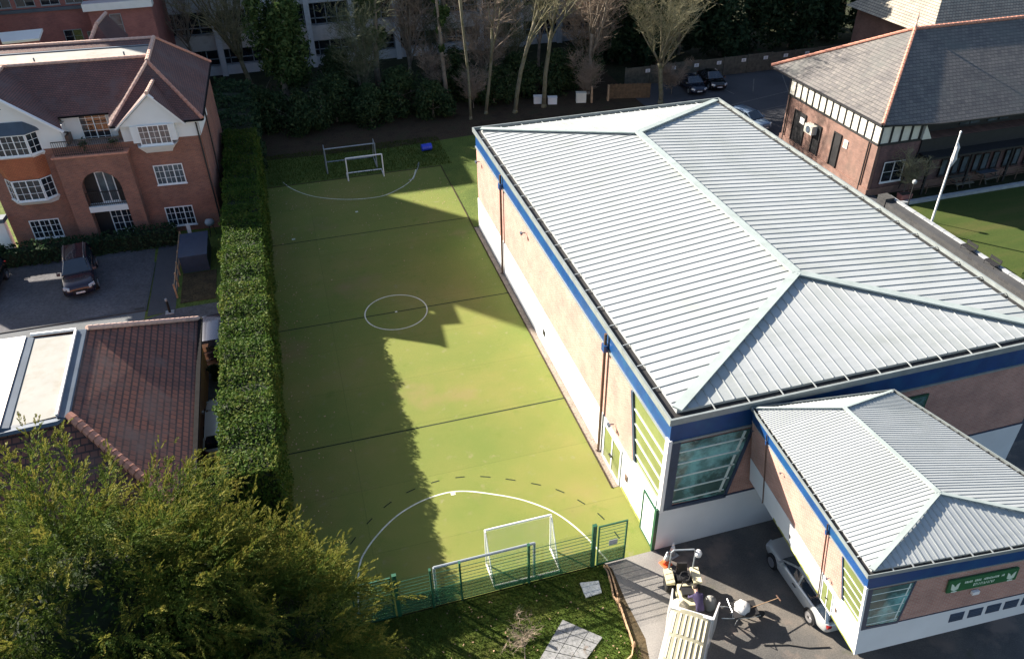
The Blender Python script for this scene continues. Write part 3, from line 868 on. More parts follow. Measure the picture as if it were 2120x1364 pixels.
def ridge_tiles(parent, pts, m, r=0.14, name='ridge_tile', step=0.38):
    """a run of half-round tiles, each a little wider at one end"""
    b = MB()
    for p, q in zip(pts, pts[1:]):
        p = Vector(p); q = Vector(q); L = (q-p).length; n = max(1, int(L/step)); d = (q-p)/n
        for i in range(n):
            b.tube([p+d*i, p+d*(i+0.96)], [r, r*0.86], 7)
    return b.build(name, m, parent)

# ------------------------------------------------------------------ the large house
HO = Vector((-6.59, 54.36, ZL))
house = thing('brick_house', 'three storey red brick house with white gables and plum tiled roof, by the hedge', 'house', HO, rad(-4.5))
X1 = 0.42      # right wall
mb = MB(); mb.hexa([(-13.2, 0.02, -0.3), (X1, 0, -0.3), (-0.25, 12.2, -0.3), (-13.2, 12.2, -0.3), (-13.2, 0.02, 6.83), (X1, 0, 6.83), (-0.25, 12.2, 6.83), (-13.2, 12.2, 6.83)])
mb.build('wall', M['housebrick'], house)
mb = MB()
mb.box(-4.45, -0.02, 6.84, X1-0.01, 4, 8.02)             # right wing, top storey front
mb.box(-8.2, 1.25, 6.84, -4.46, 4, 8.7)                    # recessed wall above the balcony
mb.box(-22, -0.02, 6.84, -8.05, 4, 8.1)                  # left gable
mb.prism([(-8.0, -0.02, 8.1), (-11.55, -0.02, 10.9), (-15.1, -0.02, 8.1)], (0, 0.3, 0))
mb.build('render_wall', M['white'], house)
mb = MB(); mb.hexa([(X1-3, 0.3, 6.84), (X1, 0.0, 6.84), (-0.25, 12.2, 6.84), (-3, 12.2, 6.84), (X1-3, 0.3, 8.0), (X1-0.004, 0.0, 8.0), (-0.254, 12.2, 8.0), (-3, 12.2, 8.0)])
mb.build('side_wall', M['housebrick'], house)
# roof
E0, ER, EB = -4.95, 0.82, 0.05
RZ = 11.05
A = (-2.35, 3.0, RZ); Bk = (-2.85, 8.95, RZ)
mb = MB()
mb.poly([(E0, -0.38, 8.02), (ER, -0.38, 8.02), A])
mb.poly([(ER, -0.38, 8.02), (EB, 12.55, 8.02), Bk, A])
mb.poly([(EB, 12.55, 8.02), (-22, 12.9, 8.02), (-22, 9.2, RZ), Bk])
mb.poly([(E0, -0.38, 8.02), A, (-2.35, 4.2, RZ), (-5.1, 0.9, 8.55)])
mb.poly([(-8.2, 0.85, 8.55), (-5.1, 0.9, 8.55), (-2.35, 4.2, RZ), (-11.5, 4.2, RZ)])
mb.poly([(-7.75, -0.4, 8.06), (-8.2, 0.85, 8.55), (-11.5, 4.2, RZ), (-11.55, 3.6, 11.0), (-11.55, -0.4, 11.0)])
mb.poly([(-15.35, -0.4, 8.06), (-11.55, -0.4, 11.0), (-11.55, 3.6, 11.0), (-15.35, 7, 8.4)])
mb.poly([(-22, 4.2, RZ), (-11.5, 4.2, RZ), (-15.3, 0.6, 8.1), (-22, 0.6, 8.1)])
mb.poly([(-22, 7.6, 10.5), (-2.7, 7.6, 10.5), Bk, (-22, 9.2, RZ)])
mb.build('roof', M['tiles'], house, fix=False)
mb = MB(); mb.box(-22, 4.3, 10.2, -2.9, 7.75, 10.86); fr = mb.build('flat_roof', M['membrane'], house)
mb = MB(); mb.box(-22, 7.55, 10.86, -2.95, 7.72, 10.93); mb.build('upstand', M['lead'], fr)
mb = MB()
for x in (-4.2, -9.9, -14.2): mb.tube([(x, 5.2, 10.8), (x, 5.2, 11.2)], 0.05, 6)
mb.build('vent_pipe', M['lead'], fr)
ridge_tiles(house, [(-22, 4.2, RZ+0.03), (-2.4, 4.2, RZ+0.03)], M['ridgepink'], 0.13)
ridge_tiles(house, [(-22, 9.2, RZ+0.03), Bk], M['ridgepink'], 0.13)
ridge_tiles(house, [(A[0], A[1], RZ+0.03), (Bk[0], Bk[1], RZ+0.03)], M['ridgepink'], 0.16)
ridge_tiles(house, [(E0, -0.3, 8.05), A], M['ridgepink'], 0.14)
ridge_tiles(house, [(ER, -0.3, 8.08), A], M['ridge'], 0.13, 'hip_tile')
ridge_tiles(house, [(EB, 12.5, 8.08), Bk], M['ridge'], 0.13, 'hip_tile')
ridge_tiles(house, [(-11.55, -0.4, 11.03), (-11.55, 4.0, 11.06)], M['ridgepink'], 0.14)
# rear stub roof seen over the back ridge
mb = MB(); mb.poly([(-8.4, 11.2, 9.6), (-6.2, 11.2, 9.6), (-7.2, 12.0, 11.5)]); mb.poly([(-6.2, 11.2, 9.6), (-6.2, 16, 9.6), (-7.2, 15.2, 11.5), (-7.2, 12.0, 11.5)]); mb.poly([(-8.4, 16, 9.6), (-8.4, 11.2, 9.6), (-7.2, 12.0, 11.5), (-7.2, 15.2, 11.5)])
mb.build('rear_roof', M['tiles'], house, fix=False)
ridge_tiles(house, [(-8.4, 11.2, 9.65), (-7.2, 12.0, 11.55), (-7.2, 15.2, 11.55)], M['ridgepink'], 0.15)
# dormer gable on the right wing with oriel window
mb = MB()
mb.prism([(-4.35, -0.42, 7.96), (-2.1, -0.42, 9.85), (-0.5, -0.42, 7.96)], (0, 0.25, 0)); mb.box(-3.75, -0.5, 6.84, -1.0, -0.03, 7.96)
dm = mb.build('gable', M['white'], house)
mb = MB()
mb.bar((-4.62, -0.5, 7.86), (-2.1, -0.5, 9.98), 0.1, 0.2, (0, -1, 0)); mb.bar((-0.28, -0.5, 7.86), (-2.1, -0.5, 9.98), 0.1, 0.2, (0, -1, 0))
mb.build('bargeboard', M['whitepaint'], dm)
mb = MB(); mb.poly([(-4.68, -0.58, 7.9), (-2.1, -0.58, 10.05), (-2.1, 2.4, 10.05)]); mb.poly([(-0.22, -0.58, 7.9), (-2.1, 2.4, 10.05), (-2.1, -0.58, 10.05)])
mb.build('gable_roof', M['tiles'], dm, fix=False)
ridge_tiles(dm, [(-2.1, -0.6, 10.08), (-2.1, 2.2, 10.08)], M['ridgepink'], 0.13)
w = window(house, (-3.3, -0.52, 6.68), (1, 0, 0), 1.95, 1.3, 3, 2, 3, pane=M['curtain'])
mb = MB(); mb.hexa([(-3.15, -0.02, 6.05), (-1.6, -0.02, 6.05), (-1.55, -0.3, 6.05), (-3.2, -0.3, 6.05), (-3.7, -0.02, 6.62), (-1.05, -0.02, 6.62), (-1.25, -0.75, 6.62), (-3.5, -0.75, 6.62)])
mb.build('sill', M['whitepaint'], w)
# plain windows
window(house, (-3.15, 0, 3.62), (1, 0, 0), 1.88, 1.4, 3, 2, 3, pane=M['curtain'])
window(house, (-3.2, 0, 0.46), (1, 0, 0), 1.85, 1.45, 3, 2, 3)
window(house, (-12.0, 0, 0.56), (1, 0, 0), 1.9, 1.38, 3, 2, 3)
def bay(x0, x1, z0, h, cols):
    d = 0.62
    l = (Vector((x0, 0, z0)), Vector((x0+0.55, -d, z0)), Vector((x1-0.55, -d, z0)), Vector((x1, 0, z0)))
    ws = []
    for a, b, c in ((l[0], l[1], 1), (l[1], l[2], cols), (l[2], l[3], 1)):
        v = (b-a); ws.append(window(house, a, v, v.length, h, c, 2, 3))
    mb = MB(); mb.hexa([l[0]+Vector((0.1, 0, -0.42)), l[0]+Vector((0.5, -0.35, -0.42)), l[3]+Vector((-0.5, -0.35, -0.42)), l[3]+Vector((-0.1, 0, -0.42)), l[0]+Vector((-0.12, 0, -0.07)), l[1]+Vector((-0.06, -0.14, -0.07)), l[2]+Vector((0.06, -0.14, -0.07)), l[3]+Vector((0.12, 0, -0.07))])
    mb.build('sill', M['whitepaint'], ws[1])
    return l
bay(-12.35, -9.55, 3.66, 1.42, 2)
bay(-12.75, -9.45, 6.75, 1.35, 3)
mb = MB(); mb.hexa([(-12.4, 0, 5.12), (-11.85, -0.64, 5.12), (-10.05, -0.64, 5.12), (-9.5, 0, 5.12), (-12.75, 0, 6.62), (-12.2, -0.66, 6.62), (-10.0, -0.66, 6.62), (-9.45, 0, 6.62)])
mb.build('tile_hanging', M['tilehang'], house)
mb = MB(); mb.hexa([(-12.9, 0, 8.12), (-12.3, -0.75, 8.12), (-9.9, -0.75, 8.12), (-9.2, 0, 8.12), (-12.7, 0, 8.75), (-11.9, -0.1, 8.75), (-10.0, -0.1, 8.75), (-9.3, 0, 8.3)])
mb.build('bay_roof', M['lead'], house)
mb = MB(); mb.bar((-7.7, -0.46, 7.98), (-11.55, -0.46, 11.0), 0.1, 0.24, (0, -1, 0)); mb.bar((-15.4, -0.46, 7.98), (-11.55, -0.46, 11.0), 0.1, 0.24, (0, -1, 0))
mb.build('bargeboard', M['whitepaint'], house)
mb = MB()
for k in range(6):
    a = math.pi*k/3; mb.bar((-11.3, -0.04, 9.6), (-11.3+0.32*math.cos(a), -0.04, 9.6+0.32*math.sin(a)), 0.05, 0.05)
mb.build('gable_ornament', M['black'], house)
# porch block with arched loggia and balcony
pr = MB()
pv = -0.62
pr.box(-8.85, pv, -0.2, -7.75, 0.0, 6.3); pr.box(-5.3, pv, -0.2, -4.35, 0.0, 6.3)
ax0, ax1, zs = -7.75, -5.3, 4.0
n = 12; cxx = (ax0+ax1)/2; rr_ = (ax1-ax0)/2
arcp = [(cxx-rr_*math.cos(math.pi*i/n), zs+rr_*0.98*math.sin(math.pi*i/n)) for i in range(n+1)]
for (xa, za), (xb, zb) in zip(arcp, arcp[1:]):
    pr.hexa([(xa, pv, za), (xb, pv, zb), (xb, 0, zb), (xa, 0, za), (xa, pv, 6.3), (xb, pv, 6.3), (xb, 0, 6.3), (xa, 0, 6.3)])
porch = pr.build('porch', M['housebrick'], house)
mb = MB(); mb.box(-8.95, pv-0.08, 6.3, -4.25, 1.24, 6.42); mb.build('coping', M['ridge'], porch)
mb = MB(); mb.box(-7.75, pv-0.03, 2.35, -5.3, -0.02, 2.75); mb.build('floor_beam', M['whitepaint'], porch)
mb = MB(); mb.box(-7.75, -0.03, 2.76, -5.3, -0.008, 5.2); mb.box(-7.75, -0.03, -0.2, -5.3, -0.008, 2.34); mb.build('black_backing', M['black'], porch)  # flat black sheets set across both loggia openings
d = window(house, (-6.9, -0.035, 2.8), (1, 0, 0), 1.1, 2.2, 2, 1, 1, pane=M['curtain'], name='door', bars=False)
d = window(house, (-6.75, -0.035, 0.15), (1, 0, 0), 1.45, 2.0, 2, 2, 4, name='door')
def railing(x0, x1, y, z, h, par):
    mb = MB(); mb.bar((x0, y, z+h), (x1, y, z+h), 0.05, 0.05); mb.bar((x0, y, z+0.08), (x1, y, z+0.08), 0.04, 0.04)
    x = x0
    while x <= x1: mb.box(x-0.012, y-0.012, z, x+0.012, y+0.012, z+h); x += 0.13
    return mb.build('railing', M['black'], par)
railing(-8.7, -4.5, -0.5, 6.42, 0.95, porch)
railing(-7.7, -5.35, -0.5, 2.76, 0.95, porch)
d = window(house, (-7.15, 1.25, 6.5), (1, 0, 0), 1.75, 2.1, 2, 2, 5, name='door')
for x in (-4.75, -8.35):
    mb = MB(); mb.box(x, 0.4, 6.42, x+0.5, 1.2, 7.4); mb.build('planter_screen', M['brownpipe'], porch)
for x in (-5.1, -7.0):
    P = RNG.normal(0, 0.16, (90, 3)); P += (x, 0.1, 6.85)
    quads_obj('potted_plant', leaves(P, P-np.array((x, 0.1, 6.6)), 0.1), M['shrub'], porch)
# white entrance on the left
mb = MB(); mb.box(-15.2, -0.5, 0, -13.35, -0.03, 2.3); e = mb.build('entrance', M['whitepaint'], house)
mb = MB(); mb.box(-15.4, -0.8, 2.31, -13.15, -0.02, 2.6); mb.build('entrance_roof', M['lead'], e)
# gutters, downpipes
mb = MB(); mb.bar((-0.45, -0.42, 8.0), (ER, -0.42, 8.0), 0.1, 0.1); mb.bar((E0, -0.42, 8.0), (-4.6, -0.42, 8.0), 0.1, 0.1); mb.bar((ER+0.02, -0.4, 8.0), (EB+0.02, 12.6, 8.0), 0.1, 0.1); mb.bar((-8.2, 0.8, 8.5), (-5.1, 0.85, 8.5), 0.1, 0.1)
mb.build('gutter', M['gutterblack'], house)
mb = MB(); mb.box(-0.5, -0.3, 7.86, ER-0.05, -0.03, 7.95); mb.build('soffit', M['whitepaint'], house)
for p in ([(X1-0.12, -0.1, 7.95), (X1-0.12, -0.1, 0.0)], [(X1+0.06, 3.0, 7.9), (X1-0.02, 3.0, 0.0)], [(-8.0, -0.12, 7.9), (-8.0, 1.1, 7.4), (-8.0, 1.1, 6.5)]):
    mb = MB(); mb.tube(p, 0.055, 6); mb.build('downpipe', M['black'], house)

# ------------------------------------------------------------------ tiled building in the lower left corner
gh = thing('tiled_house', 'low house with red tiled mansard roof round a beige flat centre, lower left corner', 'house', (-12, 31, ZL))
gl = lambda x, y, z: (x+12, y-31, z-ZL)
def GB(): return MB(gl)
GB().box(-21, 23.6, ZL-0.2, -6.85, 37.2, 4.5).build('wall', M['orangebrick'], gh)
EZ, FZ = 4.62, 7.5
r0 = [(-6.68, 37.45), (-6.55, 23.3), (-21, 23.3), (-21, 37.9)]
r1 = [(-10.72, 33.55), (-10.55, 27.35), (-21, 27.0), (-21, 34.2)]
b = GB()
b.poly([(*r0[0], EZ), (*r1[0], FZ), (*r1[1], FZ), (*r0[1], EZ)])
b.poly([(*r0[1], EZ), (*r1[1], FZ), (*r1[2], FZ), (*r0[2], EZ)])
b.poly([(*r0[3], EZ), (*r1[3], FZ), (*r1[0], FZ), (*r0[0], EZ)])
b.build('roof', M['browntiles'], gh, fix=False)
ridge_tiles(gh, [gl(*r0[0], EZ+0.08), gl(*r1[0], FZ+0.08)], M['ridgepink'], 0.14, 'hip_tile', 0.3)
ridge_tiles(gh, [gl(*r0[1], EZ+0.08), gl(*r1[1], FZ+0.08)], M['ridge'], 0.2, 'hip_tile', 0.3)
b = GB(); b.poly([(-11.15, 33.2, FZ+0.1), (-12.85, 33.4, FZ+0.1), (-12.6, 27.15, FZ+0.1), (-10.98, 27.35, FZ+0.1)][::-1]); b.build('flat_roof', M['membrane'], gh)
b = GB()
b.hexa([(-10.7, 33.6, FZ), (-11.12, 33.5, FZ), (-10.95, 27.3, FZ), (-10.5, 27.3, FZ), (-10.72, 33.5, FZ+0.05), (-11.12, 33.4, FZ+0.16), (-10.95, 27.2, FZ+0.16), (-10.55, 27.2, FZ+0.05)])
b.hexa([(-10.5, 27.35, FZ), (-10.9, 26.9, FZ), (-14.2, 26.75, FZ), (-14.1, 27.2, FZ), (-10.55, 27.35, FZ+0.05), (-10.9, 27.0, FZ+0.12), (-14.2, 26.8, FZ+0.12), (-14.1, 27.2, FZ+0.16)])
b.hexa([(-12.85, 33.45, FZ), (-13.15, 33.5, FZ), (-12.9, 27.0, FZ), (-12.6, 27.0, FZ), (-12.85, 33.4, FZ+0.14), (-13.15, 33.4, FZ+0.2), (-12.9, 27.1, FZ+0.2), (-12.6, 27.1, FZ+0.14)])
b.build('flashing', M['lead'], gh)
b = GB(); b.bar((-11.1, 33.3, FZ+0.2), (-10.93, 27.3, FZ+0.2), 0.09, 0.1); b.bar((-11.1, 33.4, FZ+0.2), (-13.0, 33.55, FZ+0.2), 0.1, 0.1); b.build('roof_kerb', M['whitepaint'], gh)
b = GB(); b.poly([(-13.15, 33.45, FZ+0.24), (-21, 34.0, FZ+0.12), (-21, 26.8, FZ+0.12), (-12.9, 27.1, FZ+0.24)]); b.build('sunlit_apron', M['whiteroofing'], gh)  # lead apron coloured white for its sunlit brightness
b = GB(); b.bar((-6.58, 37.55, EZ+0.0), (-6.44, 23.3, EZ+0.0), 0.2, 0.16); b.build('gutter', M['gutterblack'], gh)

# ------------------------------------------------------------------ red brick block behind the house
rb = thing('brick_block', 'plum red brick block with white cornice behind the large house', 'block of flats', (-16, 86, 0))
def RB(): return MB(lambda x, y, z: (x+16, y-86, z))
b = RB(); b.box(-26, 86.2, 0, -16.6, 100, 18.6); b.box(-16.6, 84.3, 0, -11.1, 100, 10.35); b.box(-16.5, 85.3, 10.35, -11.3, 100, 18.6); b.build('wall', M['redbrick'], rb)
b = RB(); b.box(-16.9, 83.8, 10.35, -10.9, 85.2, 11.0); b.build('cornice', M['whitepaint'], rb)
b = RB(); b.box(-26.2, 85.9, 18.6, -11.0, 100.2, 19.0); b.build('parapet', M['coping'], rb)
b = RB(); b.box(-26, 86.0, 10.2, -16.7, 86.18, 10.5); b.build('string_course', M['lead'], rb)
for x, z, w, h, p in ((-14.9, 7.9, 1.0, 2.0, 'curtain'), (-24.8, 10.7, 1.6, 1.9, 'pane'), (-22.8, 10.7, 1.6, 1.9, 'pane'), (-20.7, 10.7, 1.6, 1.9, 'pane'), (-18.6, 10.7, 1.5, 1.9, 'pane'), (-19.6, 7.2, 1.6, 1.2, 'pane'), (-17.6, 7.2, 0.8, 0.9, 'curtain')):
    y = 84.3 if x > -16 else 86.2
    window(rb, (x+16, y-86, z), (1, 0, 0), w, h, 1 if w < 1.3 else 2, 1, 2, frame=M['dullsteel'], pane=M[p])
# skylight roof seen over the ridge
sk = thing('rooflight', 'white tilted roof panel on the low roof behind the house', 'rooflight', (-21.5, 80, 9.2))
b = MB(); b.hexa([(-1.6, -0.6, 0), (1.3, -0.4, 0), (1.6, 0.6, 0.55), (-1.9, 0.4, 0.55), (-1.6, -0.65, 0.2), (1.3, -0.45, 0.2), (1.6, 0.6, 0.75), (-1.9, 0.4, 0.75)]); b.build('panel', M['whiteroofing'], sk)
b = MB(); b.box(-1.3, -0.3, -9.2, 1.2, 0.35, 0.0); b.build('base', M['redbrick'], sk)

# unseen tower added only to cast shade across the pitch
tw = thing('shade_tower', 'added brick tower out of view left of the house, shading the pitch', 'tower', (-28.7, 90, 0))
TWP = [(-26.0, 79.0), (-26.0, 94.4), (-31.4, 100.3), (-31.4, 84.9)]
TWL = [(x+28.7, y-90) for x, y in TWP]
def tprism(z0, z1, k):
    b = MB(); b.hexa([(x*k, y*k, z0) for x, y in TWL]+[(x*k, y*k, z1) for x, y in TWL]); return b
tprism(0, 29.0, 1).build('wall', M['redbrick'], tw)
tprism(29.0, 29.7, 1.01).build('parapet', M['coping'], tw)
for k in range(9):
    z = 2+k*2.95
    for (xa, ya), (xb, yb) in zip(TWL, TWL[1:]+TWL[:1]):
        L_ = math.hypot(xb-xa, yb-ya); ux, uy = (xb-xa)/L_, (yb-ya)/L_; nx, ny = uy, -ux
        b = MB(); b.hexa([(xa+ux*s_+nx*o_, ya+uy*s_+ny*o_, zz) for zz in (z, z+1.4) for s_, o_ in ((0.8, 0.0), (L_-0.8, 0.0), (L_-0.8, 0.05), (0.8, 0.05))]); b.build('window_band', M['pane'], tw)

# ------------------------------------------------------------------ long office building at the back
of = thing('office_building', 'long grey concrete office building with banded windows behind the bare trees', 'office', (14, 96, 0))
def OB(): return MB(lambda x, y, z: (x-14, y-96, z))
b = OB(); b.box(-12.2, 96.6, 0, 42, 112, 20.5); b.build('wall', M['black'], of)
b = OB(); b.box(-12.3, 96.4, 20.5, 42.2, 112.2, 21.2); b.build('parapet', M['concrete'], of)
bands = [(-1.0, 0.9), (2.75, 4.35), (6.85, 8.4), (10.9, 12.5), (14.9, 16.5), (18.9, 20.5)]
for i, (a, c) in enumerate(bands):
    b = OB(); b.box(-12.3, 95.9, a, 42, 96.6, c); b.build('spandrel', M['concrete'] if i % 2 == 0 else M['concretewarm'], of)
for i, ((_, a), (c, _)) in enumerate(zip(bands, bands[1:])):
    b = OB()
    b.box(-12.2, 96.45, a, 42, 96.5, c); wn_ = b.build('glazing', M['pane'], of)
    b = OB()
    x = -12.0
    while x < 42:
        b.box(x-0.05, 96.3, a, x+0.05, 96.44, c); x += 1.25
    for z in (a+0.1, a+0.75, c-0.1): b.box(-12.2, 96.3, z-0.05, 42, 96.42, z+0.05)
    b.build('glazing_bar', M['dullsteel'], wn_)
for x in (-12.0, -6.6, -1.6, 3.4, 8.35, 13.3, 18.35, 23.4, 28.4, 33.4, 38.4):
    b = OB(); b.box(x-0.3, 95.3, -1, x+0.3, 95.85, 20.5); b.build('column', M['concrete'], of)

# ------------------------------------------------------------------ clubhouse
cl = thing('clubhouse', 'old brick clubhouse with hipped slate roof and black and white timber frieze', 'clubhouse', (42.3, 47.1, 0))
cf = lambda x, y, z: (x-42.3, y-47.1, z)
def CB(): return MB(cf)
CX0, CY0, CY1 = 42.3, 47.1, 59.4
CB().box(CX0, CY0, -0.1, 75, CY1, 4.1).build('wall', M['darkbrick'], cl)
CB().box(CX0-0.12, CY0-0.12, -0.1, 75, CY1+0.1, 0.55).build('plinth', M['darkbrick'], cl)
CB().box(CX0+0.3, CY0-0.03, 0.56, 75, CY0-0.002, 4.09).build('front_wall', M['shadefrontbrick'], cl)
CB().box(46.2, CY0-0.06, 2.3, 75, CY0-0.031, 4.09).build('timber_cladding', M['timberblack'], cl)
# frieze storey
b = CB(); b.box(CX0+0.02, CY0+0.02, 4.1, 46.0, CY1-0.02, 5.66); fz = b.build('frieze', M['cream'], cl)
b = CB()
for z in (4.08, 5.56): 
    b.box(CX0-0.06, CY0-0.06, z, CX0+0.02, CY1+0.02, z+0.16); b.box(CX0-0.06, CY0-0.065, z, 46.1, CY0+0.015, z+0.16)
n = 14
for k in range(n+1):
    y = CY0+0.02+(CY1-CY0-0.04)*k/n; b.box(CX0-0.045, y-0.05, 4.24, CX0+0.018, y+0.05, 5.5)
for x in (CX0+0.02, CX0+0.95, CX0+1.85, CX0+2.75, CX0+3.6): b.box(x-0.08, CY0-0.05, 4.24, x+0.08, CY0+0.018, 5.5)
b.build('timber_stud', M['timberblack'], fz)
b = CB(); b.box(46.0, CY0+1.2, 4.1, 75, CY1, 5.3); b.build('upper_wall', M['timberblack'], cl)
b = CB()
for x in (46.6, 50.6, 51.6, 53.3, 54.4, 57.6, 58.8): b.box(x, CY0+1.1, 4.35, x+0.85, CY0+1.19, 4.85)
b.build('clerestory', M['curtain'], cl)
# roof
EZc = 5.82
ap = (49.5, 54.5, 10.25)
e0 = (42.1, 46.95, EZc); e1 = (41.95, 62.2, EZc)
b = CB()
b.poly([e0, e1, ap][::-1]); b.poly([e0, ap, (90, 54.5, 10.25), (90, 46.2, 5.2), (47, 46.6, 5.55)]); b.poly([e1, (90, 62.2, EZc), (90, 54.5, 10.25), ap])
for a, c in ((e0, e1),): b.poly([a, c, (c[0], c[1], EZc-0.15), (a[0], a[1], EZc-0.15)])
b.build('roof', M['slate'], cl, fix=False)
def crun(p, q, m, r): return ridge_tiles(cl, [cf(*p), cf(*q)], m, r, 'ridge_tile', 0.45)
crun((e0[0], e0[1], EZc+0.08), (ap[0], ap[1], ap[2]+0.05), M['ridge'], 0.15)
crun((e1[0], e1[1], EZc+0.08), (ap[0], ap[1], ap[2]+0.05), M['ridge'], 0.15)
crun((ap[0], ap[1], ap[2]+0.05), (90, 54.5, 10.3), M['ridge'], 0.16)
b = CB(); b.lathe([(0.06, 10.2), (0.1, 10.6), (0.03, 10.8), (0.08, 11.1), (0.02, 11.6)], 8, (ap[0], ap[1], 0)); b.build('finial', M['ridgepink'], cl)
b = CB(); b.bar((e0[0]-0.05, e0[1], EZc-0.05), (e1[0]-0.05, e1[1], EZc-0.05), 0.12, 0.12); b.bar((e0[0], e0[1]-0.05, EZc-0.05), (47, 46.5, 5.5), 0.12, 0.12); b.bar((47, 46.5, 5.5), (90, 46.1, 5.15), 0.12, 0.12); b.build('gutter', M['black'], cl)
# small triangular dormer cheek
b = CB(); b.prism([(46.05, 46.9, 4.2), (46.9, 46.9, 4.2), (46.1, 46.9, 5.4)], (0, 0.25, 0)); b.build('gable_cheek', M['cream'], cl)
# doors on the lit end
for y0, y1, z1 in ((56.3, 57.9, 3.2), (54.0, 54.9, 3.0), (51.35, 52.2, 3.3)):
    b = CB(); b.box(CX0-0.03, y0, 0.1, CX0+0.02, y1, z1); dd = b.build('door', M['timberblack'], cl)
    b = CB(); b.box(CX0-0.1, y0-0.08, 0.1, CX0-0.031, y0, z1+0.1); b.box(CX0-0.1, y1, 0.1, CX0-0.031, y1+0.08, z1+0.1); b.box(CX0-0.1, y0, z1, CX0-0.031, y1, z1+0.1); b.build('frame', M['black'], dd)
b = CB(); b.box(CX0-0.08, 56.4, 2.4, CX0-0.03, 57.0, 2.9); b.build('door_sign', M['whitepaint'], cl)
b = CB(); b.box(CX0-0.55, 54.5, 2.2, CX0-0.002, 55.6, 2.95); ac = b.build('air_unit', M['cream'], cl)
b = CB(); b.lathe([(0.3, 0), (0.3, 0.03)], 14, (CX0-0.58, 55.05, 2.57), 'x'); b.build('fan_grille', M['lead'], ac)
b = CB(); b.box(CX0-0.06, 50.4, 2.55, CX0-0.003, 50.9, 3.2); nt_ = b.build('wall_notice', M['whitepaint'], cl)
b = CB(); b.box(CX0-0.08, 50.47, 2.63, CX0-0.06, 50.83, 3.12); b.build('notice_sheet', M['ridgepink'], nt_)
for y in (48.0, 59.0):
    b = CB(); b.tube([(CX0-0.1, y, 4.1), (CX0-0.1, y, 0.1)], 0.06, 6); b.build('downpipe', M['black'], cl)
b = CB(); b.tube([(46.2, CY0-0.1, 5.3), (46.2, CY0-0.1, 3.2), (45.2, CY0-0.1, 0.2)], 0.06, 6); b.build('downpipe', M['black'], cl)
window(cl, cf(43.2, CY0-0.12, 1.0), (1, 0, 0), 1.9, 1.7, 2, 1, 2, frame=M['upvc'], pane=M['pane'])
for x in (48.7, 49.9, 50.7, 51.9, 52.7, 53.7, 54.9, 55.8, 57.0, 58.2):
    window(cl, cf(x, CY0-0.12, 0.8), (1, 0, 0), 0.62, 1.4, 1, 1, 1, frame=M['timberblack'], pane=M['curtain'], bars=False)
b = CB(); b.box(46.3, 45.8, 2.9, 75, 47.1, 3.05); vr = b.build('veranda_roof', M['timberblack'], cl)
b = CB()
vr.name = 'veranda'
for x in (46.5, 50.4, 54.3, 58.2):
    b = CB(); b.box(x-0.08, 45.85, 0, x+0.08, 46.0, 2.9); b.build('veranda_post', M['timberblack'], vr)

# second roof at the top right corner
cr = thing('slate_roofed_house', 'house with pale lichen covered roof at the top right corner', 'house', (62, 66, 0))
def KB(): return MB(lambda x, y, z: (x-62, y-66, z))
b = KB(); b.box(60, 62.5, 0, 85, 75, 6.9); b.build('wall', M['darkbrick'], cr)
b = KB(); b.poly([(58.6, 62.2, 6.8), (85, 62.2, 6.8), (85, 68.5, 12.0), (64.5, 68.5, 12.0)]); b.poly([(58.6, 62.2, 6.8), (64.5, 68.5, 12.0), (58.6, 75.3, 6.8)]); b.poly([(85, 75.3, 6.8), (58.6, 75.3, 6.8), (64.5, 68.5, 12.0), (85, 68.5, 12.0)])
b.build('roof', M['creamtile'], cr, fix=False)
# ------------------------------------------------------------------ vegetation
def unit(n, rng=RNG):
    v = rng.normal(0, 1, (n, 3)); return v/np.linalg.norm(v, axis=1, keepdims=True)

